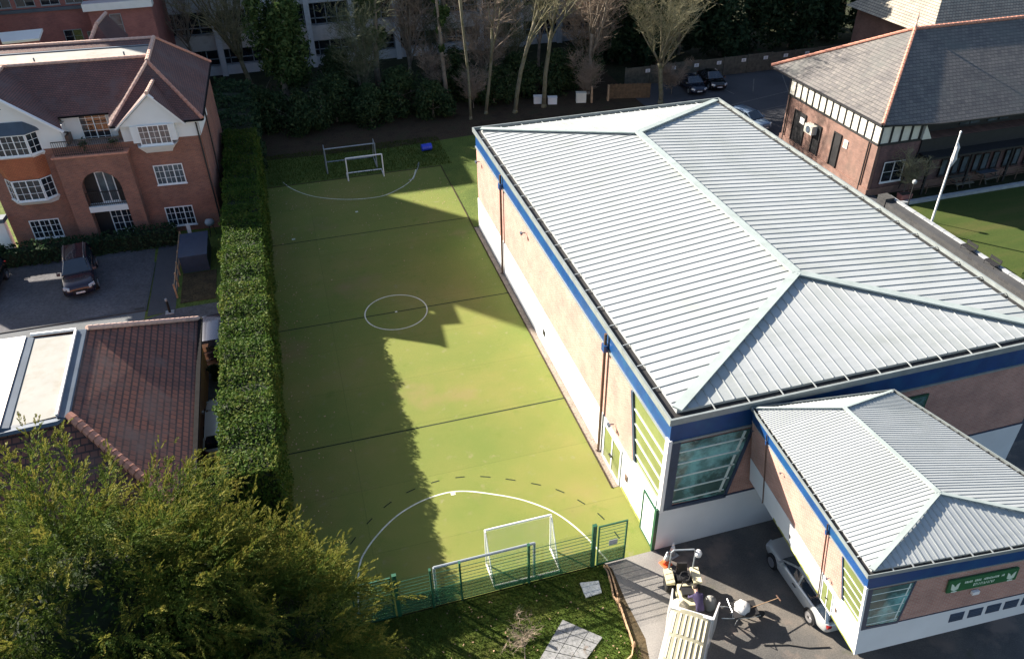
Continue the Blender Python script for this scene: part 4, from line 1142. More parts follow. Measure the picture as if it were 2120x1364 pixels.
def clipped_hedge(name, label, x0, x1, y0, y1, z0, z1, leaf, dens, m, group=None, foot=0.0, core=True, wave=0.12):
    root = thing(name, label, 'hedge', ((x0+x1)/2, (y0+y1)/2, z0), 0, group)
    c = np.array(((x0+x1)/2, (y0+y1)/2, z0))
    W, L, H = x1-x0, y1-y0, z1-z0
    def wav(P): return wave*np.sin(P[:, 1]*1.3+P[:, 0])+wave*0.7*np.sin(P[:, 1]*3.1+P[:, 2]*2)
    Ps = []; Ns = []
    def face(n, f, nr):
        U = RNG.random((n, 2)); P = f(U); N = np.tile(nr, (n, 1)).astype(float)
        P = P + N*(wav(P)+RNG.normal(0, 0.07, n))[:, None]
        Ps.append(P); Ns.append(N)
    face(int(W*L*dens), lambda U: np.stack([x0+U[:, 0]*W, y0+U[:, 1]*L, np.full(len(U), z1)], 1), (0, 0, 1))
    face(int(H*L*dens*0.75), lambda U: np.stack([x1-foot*0.2*(1-U[:, 0]), y0+U[:, 1]*L, z0+U[:, 0]*H], 1), (1, 0, 0.25))
    face(int(H*L*dens*0.6), lambda U: np.stack([x0+foot*(1-U[:, 0]), y0+U[:, 1]*L, z0+U[:, 0]*H], 1), (-1, 0, 0.25))
    face(int(H*W*dens*0.8), lambda U: np.stack([x0+U[:, 1]*W, np.full(len(U), y0), z0+U[:, 0]*H], 1), (0, -1, 0.25))
    face(int(H*W*dens*0.5), lambda U: np.stack([x0+U[:, 1]*W, np.full(len(U), y1), z0+U[:, 0]*H], 1), (0, 1, 0.25))
    P = np.concatenate(Ps)-c; N = np.concatenate(Ns)
    quads_obj('foliage', leaves(P, N, leaf, 0.75, 1.7), m, root)
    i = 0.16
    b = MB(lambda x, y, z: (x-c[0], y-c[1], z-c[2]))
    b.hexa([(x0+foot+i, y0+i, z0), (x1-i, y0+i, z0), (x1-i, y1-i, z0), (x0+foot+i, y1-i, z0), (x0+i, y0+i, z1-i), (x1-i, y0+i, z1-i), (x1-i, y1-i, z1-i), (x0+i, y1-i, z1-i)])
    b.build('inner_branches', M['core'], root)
    return root

clipped_hedge('tall_hedge', 'long tall clipped evergreen hedge between the pitch and the house plot', -5.55, -3.15, 25.0, 64.5, 0.0, 4.75, 0.088, 330, M['hedge'], foot=1.0, wave=0.11)
clipped_hedge('tall_hedge', 'dark unclipped hedge continuing behind the house towards the office', -6.6, -3.4, 64.5, 79.0, 0.0, 4.2, 0.2, 60, M['leafdark'], foot=0.4, wave=0.3)
clipped_hedge('low_hedge', 'low dark hedge under the windows of the large house', -20.6, -9.2, 51.6+0.9, 53.6, ZL, ZL+1.15, 0.13, 90, M['leafdark'], wave=0.08)

def limb(mb, p, d, L, r, n, seg=4, bend=0.25, up=0.0, rng=random, tip=0.35):
    pts = [Vector(p)]; rs = [r]; d = Vector(d).normalized()
    for i in range(seg):
        d = (d + Vector((rng.gauss(0, bend), rng.gauss(0, bend), rng.gauss(0, bend*0.7)+up))*0.5).normalized()
        pts.append(pts[-1]+d*(L/seg)); rs.append(r*(1-(1-tip)*(i+1)/seg))
    mb.tube(pts, rs, n)
    return pts, rs, d

def bare_tree(name, label, loc, h, r, lean=(0, 0), fork=0.35, nb=5, spread=0.5, twigs=5, bark='bark', tw='twig', seed=0, group=None, twl=1.6, twr=0.022, sub=4, cat='tree'):
    rg = random.Random(seed)
    root = thing(name, label, cat, loc, 0, group)
    tk = MB(); cr = MB()
    r = r*0.68; twr = twr*0.72; twigs = twigs+4; sub = sub+2
    base = Vector((0, 0, -0.2))
    d = Vector((lean[0], lean[1], 1)).normalized()
    tk.tube([base, base+d*0.5], [r*1.5, r*1.05], 9)
    pts, rs, d2 = limb(tk, base+d*0.4, d, h*fork, r, 9, 5, 0.12, 0.02, rg, 0.75)
    for i in range(nb):
        j = len(pts)-1 if i < max(2, nb//2) else rg.randint(len(pts)//2, len(pts)-1)
        a = rg.uniform(0, 6.28); s = spread*rg.uniform(0.5, 1.2)
        dd = d2 + Vector((math.cos(a)*s, math.sin(a)*s, rg.uniform(0, 0.3)))
        bl = h*(1-fork)*rg.uniform(0.65, 1.05)
        bp, br, bd = limb(tk, pts[j], dd, bl, rs[j]*rg.uniform(0.45, 0.7), 6, 6, 0.22, 0.12, rg, 0.22)
        for k in range(sub):
            q = rg.randint(1, len(bp)-1)
            a = rg.uniform(0, 6.28)
            d3 = bd + Vector((math.cos(a), math.sin(a), rg.uniform(-0.2, 0.6)))*rg.uniform(0.6, 1.2)
            sp, sr, sdir = limb(cr, bp[q], d3, bl*rg.uniform(0.25, 0.5), br[q]*0.5, 4, 4, 0.3, 0.1, rg, 0.25)
            for t in range(twigs):
                q2 = rg.randint(1, len(sp)-1); a = rg.uniform(0, 6.28)
                d4 = sdir + Vector((math.cos(a), math.sin(a), rg.uniform(-0.4, 0.7)))*1.1
                tp, tr, td = limb(cr, sp[q2], d4, twl*rg.uniform(0.5, 1.2), twr, 3, 3, 0.3, 0.05, rg, 0.4)
                for u in range(3):
                    a = rg.uniform(0, 6.28)
                    limb(cr, tp[rg.randint(1, 3)], td+Vector((math.cos(a), math.sin(a), rg.uniform(-0.3, 0.5)))*1.2, twl*0.5*rg.uniform(0.5, 1.2), twr*0.6, 3, 2, 0.3, 0.05, rg, 0.5)
    tk.build('trunk', M[bark], root, True, fix=False)
    cr.build('crown', M[tw], root, False, fix=False)
    return root

def leafy(name, label, loc, h, rx, n, leaf, m, seed=0, group=None, trunk=0.25, base=0.05, clumps=14, cat='tree', top=0.35, hang=0.0, barkm='bark', ry=None, limbs=True):
    """trunk, limbs and a crown of leaf clumps of uneven size"""
    rng = np.random.default_rng(seed); rg = random.Random(seed)
    root = thing(name, label, cat, loc, 0, group)
    tk = MB()
    if trunk:
        pts, rs, d = limb(tk, (0, 0, -0.2), (0, 0, 1), h*0.92, trunk, 7, 6, 0.06, 0.05, rg, 0.2)
        for i in range(9 if limbs else 0):
            j = rg.randint(2, len(pts)-2); a = rg.uniform(0, 6.28)
            limb(tk, pts[j], (math.cos(a), math.sin(a), 0.5), rx*rg.uniform(0.6, 1.15), rs[j]*0.4, 4, 4, 0.2, 0.05, rg)
        tk.build('trunk', M[barkm], root, True, fix=False)
    ry = ry or rx
    P = []; N = []
    for c in range(clumps):
        t = rng.uniform(base, 1.0)
        prof = min(1.0, (1-t)/(1-top)+0.12) if t > top else 0.75+0.25*t/top
        a = rng.uniform(0, 6.28); q = prof*math.sqrt(rng.uniform(0.15, 1.0))
        cx, cy, cz = q*rx*0.8*math.cos(a), q*ry*0.8*math.sin(a), h*t
        cs = rx*rng.uniform(0.25, 0.55)*(0.6+0.4*prof)
        k = int(n/clumps*rng.uniform(0.6, 1.5))
        u = unit(k, rng)*(rng.uniform(0.45, 1.05, k)[:, None])
        s = np.array((cs, cs, cs*(0.8+hang)))
        p = np.array((cx, cy, cz))+u*s
        p[:, 2] = np.maximum(p[:, 2], 0.05)
        P.append(p); N.append(u+np.array((0, 0, 0.3)))
    P = np.concatenate(P); N = np.concatenate(N)
    V = leaves(P, N, leaf, 0.6, 1.5+hang, rng)
    quads_obj('crown', V, M[m], root)
    return root

# foreground golden cypress
cy = thing('cypress', 'broad feathery golden green cypress in the bottom left corner', 'tree', (-8.0, 17.5, 0))
lumps = [((-0.8, 0.6, 4.4), (4.8, 5.0, 7.6)), ((3.7, 0.2, 2.2), (4.2, 4.8, 4.9)), ((-5.4, 0.2, 3.4), (4.4, 5, 6.0)), ((1.2, -3.5, 2), (5, 4.5, 5.2)), ((2.0, 1.2, 3.4), (3.4, 4.4, 6.0))]
rngc = np.random.default_rng(21)
PP = []; PD = []
for c, sc in lumps:
    c = np.array(c); sc = np.array(sc)
    n = int(330*sc[0]*sc[1]/25)
    u = unit(n*2, rngc); u = u[u[:, 2] > -0.25][:n]
    bul = 1+0.10*np.sin(u[:, 0]*7+c[0])*np.cos(u[:, 1]*6)+0.06*np.sin(u[:, 2]*11+u[:, 0]*5)
    PP.append(c+u*sc*(rngc.uniform(0.62, 0.97, len(u))*bul)[:, None]); PD.append(u*np.array((1, 1, 0.75))+np.array((0, 0, 0.4)))
PP = np.concatenate(PP); PD = np.concatenate(PD)
keep = PP[:, 2] > 0.3
for c, sc in lumps:
    keep &= np.linalg.norm((PP-np.array(c))/np.array(sc), axis=1) > 0.58
PP = PP[keep]; PD = PD[keep]
# half of the branches reach outwards and a little down instead of up
PP2 = PP+rngc.normal(0, 0.35, PP.shape)*np.array((1, 1, 0.5)); hz = PD*np.array((1, 1, 0)); hz /= np.linalg.norm(hz, axis=1, keepdims=True)+1e-6
az = rngc.normal(0, 0.7, len(hz)); ca, sa = np.cos(az), np.sin(az)
hz = np.stack([hz[:, 0]*ca-hz[:, 1]*sa, hz[:, 0]*sa+hz[:, 1]*ca, rngc.uniform(-0.15, 0.35, len(hz))], 1)
PP = np.concatenate([PP, PP2]); PD = np.concatenate([PD, hz]); PD /= np.linalg.norm(PD, axis=1, keepdims=True)
# each plume: a branch axis carrying flat feathery sprays, golden towards the tip
V = {'cypress': [], 'cypressgold': []}
for lvl in range(11):
    t = lvl/10
    for rep in range(2):
        ax = rngc.normal(0, 1, PD.shape); ax -= PD*(ax*PD).sum(1, keepdims=True); ax /= np.linalg.norm(ax, axis=1, keepdims=True)
        L_ = 1.6*rngc.uniform(0.7, 1.35, len(PP))[:, None]
        P = PP+PD*L_*(t-0.3)+ax*0.05
        P[:, 2] -= 0.16*t*t
        d = PD*(0.7+0.7*t)+ax*(0.8-0.45*t)+rngc.normal(0, 0.12, PD.shape)
        V['cypressgold' if t > 0.65 else 'cypress'].append(feathers(P, d, 0.66*(1-0.5*t), 0.13, 0.018, rngc, 7, 0.3))
for k_ in V: quads_obj('crown' if k_ == 'cypress' else 'branch_tips', np.concatenate(V[k_]), M[k_], cy)
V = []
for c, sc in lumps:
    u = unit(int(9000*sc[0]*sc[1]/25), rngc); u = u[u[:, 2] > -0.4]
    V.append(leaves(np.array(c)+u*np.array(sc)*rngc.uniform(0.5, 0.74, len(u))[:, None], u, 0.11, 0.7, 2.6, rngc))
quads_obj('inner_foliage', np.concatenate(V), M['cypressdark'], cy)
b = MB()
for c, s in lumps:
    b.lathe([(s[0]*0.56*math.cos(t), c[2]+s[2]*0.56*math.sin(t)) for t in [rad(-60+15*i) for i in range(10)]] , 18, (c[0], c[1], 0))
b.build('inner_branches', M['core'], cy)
b = MB(); b.tube([(0, 0, -0.2), (0, 0, 4), (0.2, 0, 8)], [0.45, 0.35, 0.1], 10); b.build('trunk', M['bark'], cy)

# pale trunked bare trees beyond the hall
bare_tree('bare_tree', 'pale bare tree nearest the hall corner, thin trunk and low side branches', (16.6, 73.2, 0), 18, 0.2, (-0.05, 0.02), 0.62, 4, 0.3, 3, 'palebark', 'twig', 1, 'bare trees behind the hall')
bare_tree('bare_tree', 'pale bare tree forking into a tall narrow V, second from the hall corner', (18.4, 74.2, 0), 19, 0.24, (0.0, 0.03), 0.42, 3, 0.25, 3, 'palebark', 'twig', 2, 'bare trees behind the hall')
bare_tree('bare_tree', 'bare tree with olive trunk leaning to the right, behind the hall roof', (21.2, 73.6, 0), 19, 0.32, (0.14, 0.0), 0.5, 6, 0.35, 5, 'palebark', 'olivetwig', 3, 'bare trees behind the hall')
bare_tree('bare_tree', 'stout bare tree with mossy forked trunk and two bent side limbs', (24.4, 74.2, 0), 18, 0.34, (0.05, 0.0), 0.42, 7, 0.45, 5, 'palebark', 'olivetwig', 4, 'bare trees behind the hall')
bare_tree('bare_tree', 'round headed bare tree in front of the car park fence', (36.0, 71.5, 0), 13, 0.36, (0.03, 0.05), 0.3, 11, 0.75, 8, 'palebark', 'olivetwig', 5, 'bare trees behind the hall', 1.3, 0.026, 6)
bare_tree('bare_tree', 'grey bare tree between the stout tree and the round headed one', (30.0, 76.5, 0), 17, 0.3, (0.02, 0.0), 0.35, 9, 0.5, 7, 'bark', 'twig', 6, 'bare trees behind the hall', 1.6, 0.026, 5)
bare_tree('bare_tree', 'brown twiggy bare tree farther back, before the office windows', (33.5, 83.0, 0), 16, 0.3, (0.0, 0.0), 0.3, 10, 0.55, 8, 'bark', 'twig', 7, 'bare trees behind the hall', 1.7, 0.028, 5)
bare_tree('bare_tree', 'brown bare tree against the middle of the office', (27.0, 84.0, 0), 16, 0.26, (0.0, 0.0), 0.3, 9, 0.5, 7, 'bark', 'twig', 8, 'bare trees behind the hall', 1.7, 0.028, 5)
bare_tree('bare_tree', 'grey brown bushy bare tree hung with dead climbers, left of the pale trunks', (12.6, 83.5, 0), 15, 0.3, (0.0, 0.0), 0.25, 12, 0.35, 9, 'bark', 'twig', 9, 'bare trees behind the hall', 1.2, 0.03, 7)
bare_tree('bare_tree', 'many stemmed olive brown tree fanning upwards beside the house', (-3.9, 90.5, 0), 17, 0.42, (-0.1, 0.0), 0.16, 18, 0.28, 5, 'palebark', 'olivetwig', 10, None, 1.5, 0.028, 4)
bare_tree('bare_tree', 'leafless tree with dark thin twigs growing by the red block', (-9.0, 92.0, 0), 15, 0.22, (0.03, 0.0), 0.3, 8, 0.6, 6, 'bark', 'twig', 12, None, 1.5, 0.024, 4)
# ivy clad trees
leafy('ivy_clad_tree', 'tall tree thick with hanging ivy behind the far goals, the broadest one', (-0.4, 81.5, 0), 18, 2.9, 16000, 0.2, 'ivy', 31, 'ivy clad trees', 0.4, 0.12, 46, hang=0.7, top=0.8)
leafy('ivy_clad_tree', 'narrow ivy clad tree between two stretches of the office', (9.2, 84.5, 0), 18, 1.6, 7500, 0.2, 'ivy', 32, 'ivy clad trees', 0.35, 0.2, 34, hang=0.7, top=0.85)
leafy('ivy_clad_tree', 'slim ivy covered trunk just left of the pale bare trees', (15.2, 77.5, 0), 17, 0.9, 3500, 0.19, 'ivy', 33, 'ivy clad trees', 0.25, 0.3, 22, hang=0.6, top=0.85)
# dense shrubs along the back of the pitch
SHR = [(-2.6, 77.5, 5.0, 2.6, 'dark rounded shrub at the left end of the back border'), (0.8, 75.8, 4.2, 2.6, 'dark green shrub below the broad ivy clad tree'), (4.0, 76.8, 6.0, 2.8, 'tall dark shrub right of the broad ivy clad tree'),
       (7.2, 75.6, 4.6, 2.6, 'arching dark shrub behind the blue barrel, left one'), (10.3, 76.6, 6.2, 2.7, 'tall dark shrub below the narrow ivy clad tree'), (13.2, 75.0, 4.4, 2.3, 'dark shrub left of the first pale trunk'),
       (20.0, 77.2, 4.8, 2.5, 'dark shrub between the V forked tree and the leaning tree'), (23.0, 79.0, 5.2, 2.7, 'dark shrub behind the white boxes'), (27.5, 78.5, 5.0, 2.6, 'dark shrub right of the white boxes'),
       (16.8, 80.0, 6.5, 2.8, 'high dark shrub behind the first pale trunk'), (5.2, 82.5, 7.5, 3.0, 'high dark evergreen shrub before the office columns'), (30.6, 80.5, 6.0, 2.8, 'dark evergreen shrub before the end of the timber fence')]
for i, (x, y, h, r, lb) in enumerate(SHR):
    leafy('shrub', lb, (x, y, 0), h*0.7, r, 6000, 0.17, 'shrub', 50+i, 'shrubs along the back border', 0.12, 0.05, 24, 'shrub', 0.45, 0.3)
for i, (x, y, h, r, lb) in enumerate([(17.6, 76.2, 3.4, 1.7, 'brown thorny bush at the foot of the V forked tree'), (14.6, 79.0, 5.0, 1.8, 'brown dead bush left of the slim ivy covered trunk'), (29.0, 75.0, 3.6, 1.6, 'brown twiggy bush behind the wooden posts'), (38.2, 73.6, 2.6, 1.3, 'brown twiggy bush beside the two dark parked cars')]):
    bare_tree('bush', lb, (x, y, 0), h, 0.06, (0, 0), 0.12, 10, 0.8, 8, 'bark', 'twig', 70+i, 'bare bushes', 0.7, 0.022, 6, 'bush')
for i, (x, y, h, lb) in enumerate([(7.0, 79.5, 9, 'brown twiggy tree right of the tall dark shrub'), (19.6, 80.5, 10, 'brown twiggy tree behind the V forked tree'), (23.5, 82.0, 11, 'brown twiggy tree behind the leaning tree'), (31.0, 79.0, 10, 'brown twiggy tree near the end of the board fence'), (15.0, 85.5, 11, 'brown twiggy tree close to the office columns')]):
    bare_tree('twiggy_tree', lb, (x, y, 0), h, 0.13, (0, 0), 0.15, 13, 0.5, 8, 'bark', 'twig' if i % 2 else 'olivetwig2', 120+i, 'twiggy trees in the back border', 1.2, 0.026, 6)
# dark conifers behind the timber fence
CON = [(36.5, 86, 15, 3.2, 'dark conifer standing farthest left of the row behind the timber fence'), (40.5, 84.5, 17, 3.4, 'dark conifer behind the two dark parked cars'), (45.0, 86, 19, 3.6, 'tall dark conifer, third of the row behind the timber fence'), (49.5, 84.0, 17, 3.5, 'dark conifer, fourth of the row behind the timber fence'),
       (54.0, 86, 19, 3.7, 'dark conifer left of the clubhouse finial'), (59.0, 84.5, 18, 3.7, 'dark conifer behind the clubhouse finial'), (64.5, 86.5, 19, 3.8, 'dark conifer behind the clubhouse ridge'), (70.0, 85, 18, 3.8, 'dark conifer beside the pale lichen covered roof'), (43.0, 92, 20, 3.8, 'tall dark conifer in the second row, left'), (52.0, 93, 21, 4, 'tall dark conifer in the second row, middle'), (62.0, 94, 21, 4, 'tall dark conifer in the second row, right'), (73, 94, 21, 4, 'tall dark conifer at the far right end of the second row')]
for i, (x, y, h, r, lb) in enumerate(CON):
    leafy('conifer', lb, (x, y, 0), h, r, 9000, 0.3, 'leafdark', 90+i, 'conifers behind the car park', 0.28, 0.06, 52, 'tree', 0.5, 0.5)
# small plants
bare_tree('sapling', 'thin leafless sapling on the shaded lawn', (4.9, 16.6, 0), 2.2, 0.03, (0.0, 0.1), 0.3, 4, 0.5, 3, 'bark', 'twig', 14, None, 0.4, 0.008, 3, 'sapling')
bare_tree('bush', 'small bare bush beside the lamp post at the clubhouse', (45.2, 46.3, 0), 3.2, 0.07, (0, 0), 0.2, 8, 0.7, 6, 'bark', 'olivetwig', 15, None, 0.6, 0.02, 4, 'bush')
leafy('bush', 'yellow green bush at the edge of the bowling green', (44.3, 32.4, 0), 1.5, 0.9, 500, 0.16, 'ivy', 16, None, 0.05, 0.1, 12, 'bush')
leafy('bush', 'clipped round bush by the white entrance of the house', (-20.3, 53.2, ZL), 1.5, 0.8, 600, 0.14, 'leafdark', 17, None, 0.05, 0.2, 14, 'bush')
leafy('bush', 'low bush in the strip between tiled house and tall hedge', (-6.35, 36.2, ZL), 0.9, 0.7, 500, 0.13, 'shrub', 18, None, 0.04, 0.05, 12, 'bush')
# ragged grass on the near lawn and the verge
def tufts(name, n, region, h, m, seed, z=0):
    rng = np.random.default_rng(seed)
    x0, x1, y0, y1 = region
    P = np.stack([rng.uniform(x0, x1, n), rng.uniform(y0, y1, n), np.full(n, z)], 1)
    a = rng.uniform(0, 6.28, n); w = np.stack([np.cos(a), np.sin(a), 0*a], 1)*0.02
    t = P+rng.normal(0, 0.04, (n, 3))*np.array((1, 1, 0)); t[:, 2] += h*rng.uniform(0.4, 1.3, n)
    V = np.stack([P-w, P+w, t], 1)
    o = quads_obj(name, V, M[m], None, 3); o['kind'] = 'stuff'; tag(o, 'ragged short grass growing on the lawn beside the mesh fence' if seed == 1 else 'rough grass on the verge beyond the far goals', 'grass')
tufts('grass', 26000, (0, 9.3, 12, 19.95), 0.09, 'grassblade', 1)
tufts('grass', 14000, (-3, 12.5, 63.4, 70), 0.16, 'grassblade', 2)

rng = np.random.default_rng(77)
n = 900
lx = np.concatenate([-3.1+np.abs(rng.normal(0, 1.1, 350)), rng.uniform(-3, 11.4, 350), rng.uniform(0, 9.4, 200)])
ly = np.concatenate([rng.uniform(22, 63, 350), 63-np.abs(rng.normal(0, 6, 350)), rng.uniform(13, 19.8, 200)])
P = np.stack([lx, ly, np.full(n, 0.03)], 1)
o = quads_obj('fallen_leaves', leaves(P, np.tile((0, 0, 1.0), (n, 1)), 0.07, 0.35, 1.3, rng), M['wood']); o['kind'] = 'stuff'
tag(o, 'brown fallen leaves scattered over the pitch and the lawn', 'leaves')
# ------------------------------------------------------------------ fences round the pitch
fn = thing('mesh_fence', 'green weld mesh fence with dark posts along the near end of the pitch', 'fence', (4.7, 20.02, 0))
H = 2.3
def FB(): return MB(lambda x, y, z: (x-4.7, y-20.02, z))
posts = [(0.62, 0.16, 2.55), (2.02, 0.07, 2.35), (3.22, 0.07, 2.35), (6.1, 0.09, 2.4), (8.95, 0.17, 2.6)]
for x, w, h in posts:
    b = FB(); b.box(x-w/2, 19.98, 0, x+w/2, 20.1, h); b.box(x-w/2-0.01, 19.97, h, x+w/2+0.01, 20.11, h+0.03); b.build('post', M['green'], fn)
for (xa, wa, _), (xb, wb, _) in zip(posts, posts[1:]):
    b = FB()
    x0, x1 = xa+wa/2, xb-wb/2
    z = 0.1
    k = 0
    while z < H:
        r = 0.014 if k % 2 else 0.02
        b.box(x0, 20.02-r/2, z, x1, 20.02+r/2, z+r); z += 0.2; k += 1
    x = x0+0.05
    while x < x1: b.box(x-0.0025, 20.03, 0.05, x+0.0025, 20.036, H); x += 0.055
    mp = b.build('mesh_panel', M['green'], fn)
    b = FB(); b.box(x0, 20.05, 0.02, x1, 20.06, 1.12); b.build('windbreak', M['windbreak'], mp)

def gate(label, x0, x1, y, h, sign):
    g = thing('mesh_gate', label, 'gate', ((x0+x1)/2, y, 0), 0, None)
    def B2(): return MB(lambda a, b_, c: (a-(x0+x1)/2, b_-y, c))
    b = B2()
    for x in (x0, x1-0.06): b.box(x, y-0.03, 0.05, x+0.06, y+0.03, h)
    for z in (0.05, h-0.06): b.box(x0+0.06, y-0.028, z, x1-0.06, y+0.028, z+0.06)
    b.build('frame', M['green'], g)
    b = B2(); z = 0.3
    while z < h-0.1: b.box(x0+0.06, y-0.008, z, x1-0.06, y+0.008, z+0.015); z += 0.2
    x = x0+0.1
    while x < x1-0.06: b.box(x-0.0025, y-0.012, 0.1, x+0.0025, y-0.008, h-0.06); x += 0.055
    b.build('mesh_panel', M['green'], g)
    b = B2(); b.box(x0+0.06, y+0.012, 0.1, x1-0.06, y+0.02, 0.85); b.build('windbreak', M['windbreak'], g)
    if sign:
        b = B2(); b.box(9.62, y-0.05, 1.2, 10.0, y-0.03, 1.5); s = b.build('gate_sign', M['dullsteel'], g)
        b = B2(); b.box(9.66, y-0.056, 1.38, 9.96, y-0.05, 1.46); b.build('sign_band', M['coping'], s)
    return g
gate('green mesh gate with a small grey sign, next to the hall corner', 9.12, 10.42, 20.02, 2.5, True)
gate('green mesh gate half hidden by the golden cypress', -1.1, 0.46, 20.02, 2.5, False)
# mesh leaf folded back against the hall wall
g = thing('mesh_gate', 'pale green panelled gate leaf folded against the white hall wall', 'gate', (11.8, 20.8, 0))
b = MB()
b.box(-0.06, -0.6, 0.03, 0.0, -0.52, 2.45); b.box(-0.06, 0.55, 0.03, 0.0, 0.63, 2.45); b.box(-0.06, -0.52, 2.38, 0.0, 0.55, 2.45); b.box(-0.06, -0.52, 0.03, 0.0, 0.55, 0.1)
b.build('frame', M['green'], g)
b = MB(); b.box(-0.035, -0.52, 0.1, -0.02, 0.55, 2.38); b.build('panel', M['paleframe'], g)
b = MB(); b.box(0.02, -0.72, 0, 0.1, -0.62, 2.55); b.box(-0.1, -0.75, 0, 0.02, -0.65, 2.6); b.build('post', M['green'], g)

# ------------------------------------------------------------------ goals
def goal(label, x0, x1, yf, yb, h, r, m, netm, side=1, topback=None, lowbar=None, group='goals'):
    c = ((x0+x1)/2, yf, 0)
    t = thing('goal', label, 'goal', c, 0, group)
    def B2(): return MB(lambda a, b_, z: (a-c[0], b_-yf, z))
    for x in (x0, x1):
        b = B2(); b.tube([(x, yf, 0), (x, yf, h)], r, 8); b.build('upright', M[m], t)
    b = B2(); b.tube([(x0, yf, h), (x1, yf, h)], r, 8); b.build('crossbar', M[m], t)
    if yb is not None:
        b = B2(); b.tube([(x0, yf, 0.05), (x0, yb, 0.05), (x1, yb-0.05, 0.05), (x1, yf, 0.05)], r*1.05, 8); b.build('base_frame', M[m], t)
        if topback:
            for x in (x0, x1):
                b = B2(); b.tube([(x, yf, h), (x, yf+topback, h), (x, yb, 0.05)], r*0.6, 6); b.build('stay', M[m], t)
    if lowbar:
        b = B2(); b.tube([(x0, yf+0.02, lowbar), (x1, yf+0.02, lowbar)], r*0.8, 8); b.build('lower_bar', M[m], t)
    if netm and yb is not None:
        b = B2()
        tb = topback or 0.05
        b.poly([(x0, yf, h), (x1, yf, h), (x1, yf+tb, h), (x0, yf+tb, h)]); b.poly([(x0, yf+tb, h), (x1, yf+tb, h), (x1, yb, 0.05), (x0, yb, 0.05)])
        for x in (x0, x1): b.poly([(x, yf, 0.05), (x, yf, h), (x, yf+tb, h), (x, yb, 0.05)])
        b.build('net', M[netm], t, fix=False)
    return t
goal('white box goal with net and square base, just inside the mesh fence', 4.63, 7.52, 21.45, 20.25, 2.2, 0.045, 'whitepaint', 'net', topback=-0.1)
goal('dull grey goal frame standing against the mesh fence', 2.22, 6.42, 20.3, None, 2.1, 0.06, 'dullsteel', None)
goal('larger dull white goal frame at the far end of the pitch', 1.92, 6.14, 64.6, 67.0, 2.2, 0.055, 'dullsteel', None, topback=1.0)
goal('smaller white goal frame in front of the larger one at the far end', 3.45, 6.44, 62.6, 64.1, 2.0, 0.055, 'whitepaint', None, lowbar=None)
br = thing('barrel', 'blue plastic barrel lying on the grass beyond the far goals', 'barrel', (10.95, 66.9, 0.34), 0.1)
b = MB(); b.lathe([(0.26, -0.47), (0.3, -0.44), (0.31, -0.2), (0.335, -0.18), (0.31, -0.15), (0.31, 0.15), (0.335, 0.18), (0.31, 0.2), (0.3, 0.44), (0.26, 0.47)], 18, (0, 0, 0), 'x'); b.build('drum', M['bluebarrel'], br)
b = MB(); b.lathe([(0.05, 0.47), (0.05, 0.5)], 8, (0, 0.12, 0.1), 'x'); b.build('cap', M['black'], br)
tag(MB().tube([(9.5, 63.9, 0.02), (9.62, 63.4, 0.5), (9.45, 62.6, 0.55), (9.0, 61.7, 0.3), (8.7, 61.2, 0.03), (8.3, 61.2, 0.03)], 0.025, 6).build('bent_pole', M['dullsteel']), 'thin bent pole bowed over the far corner of the pitch', 'pole')

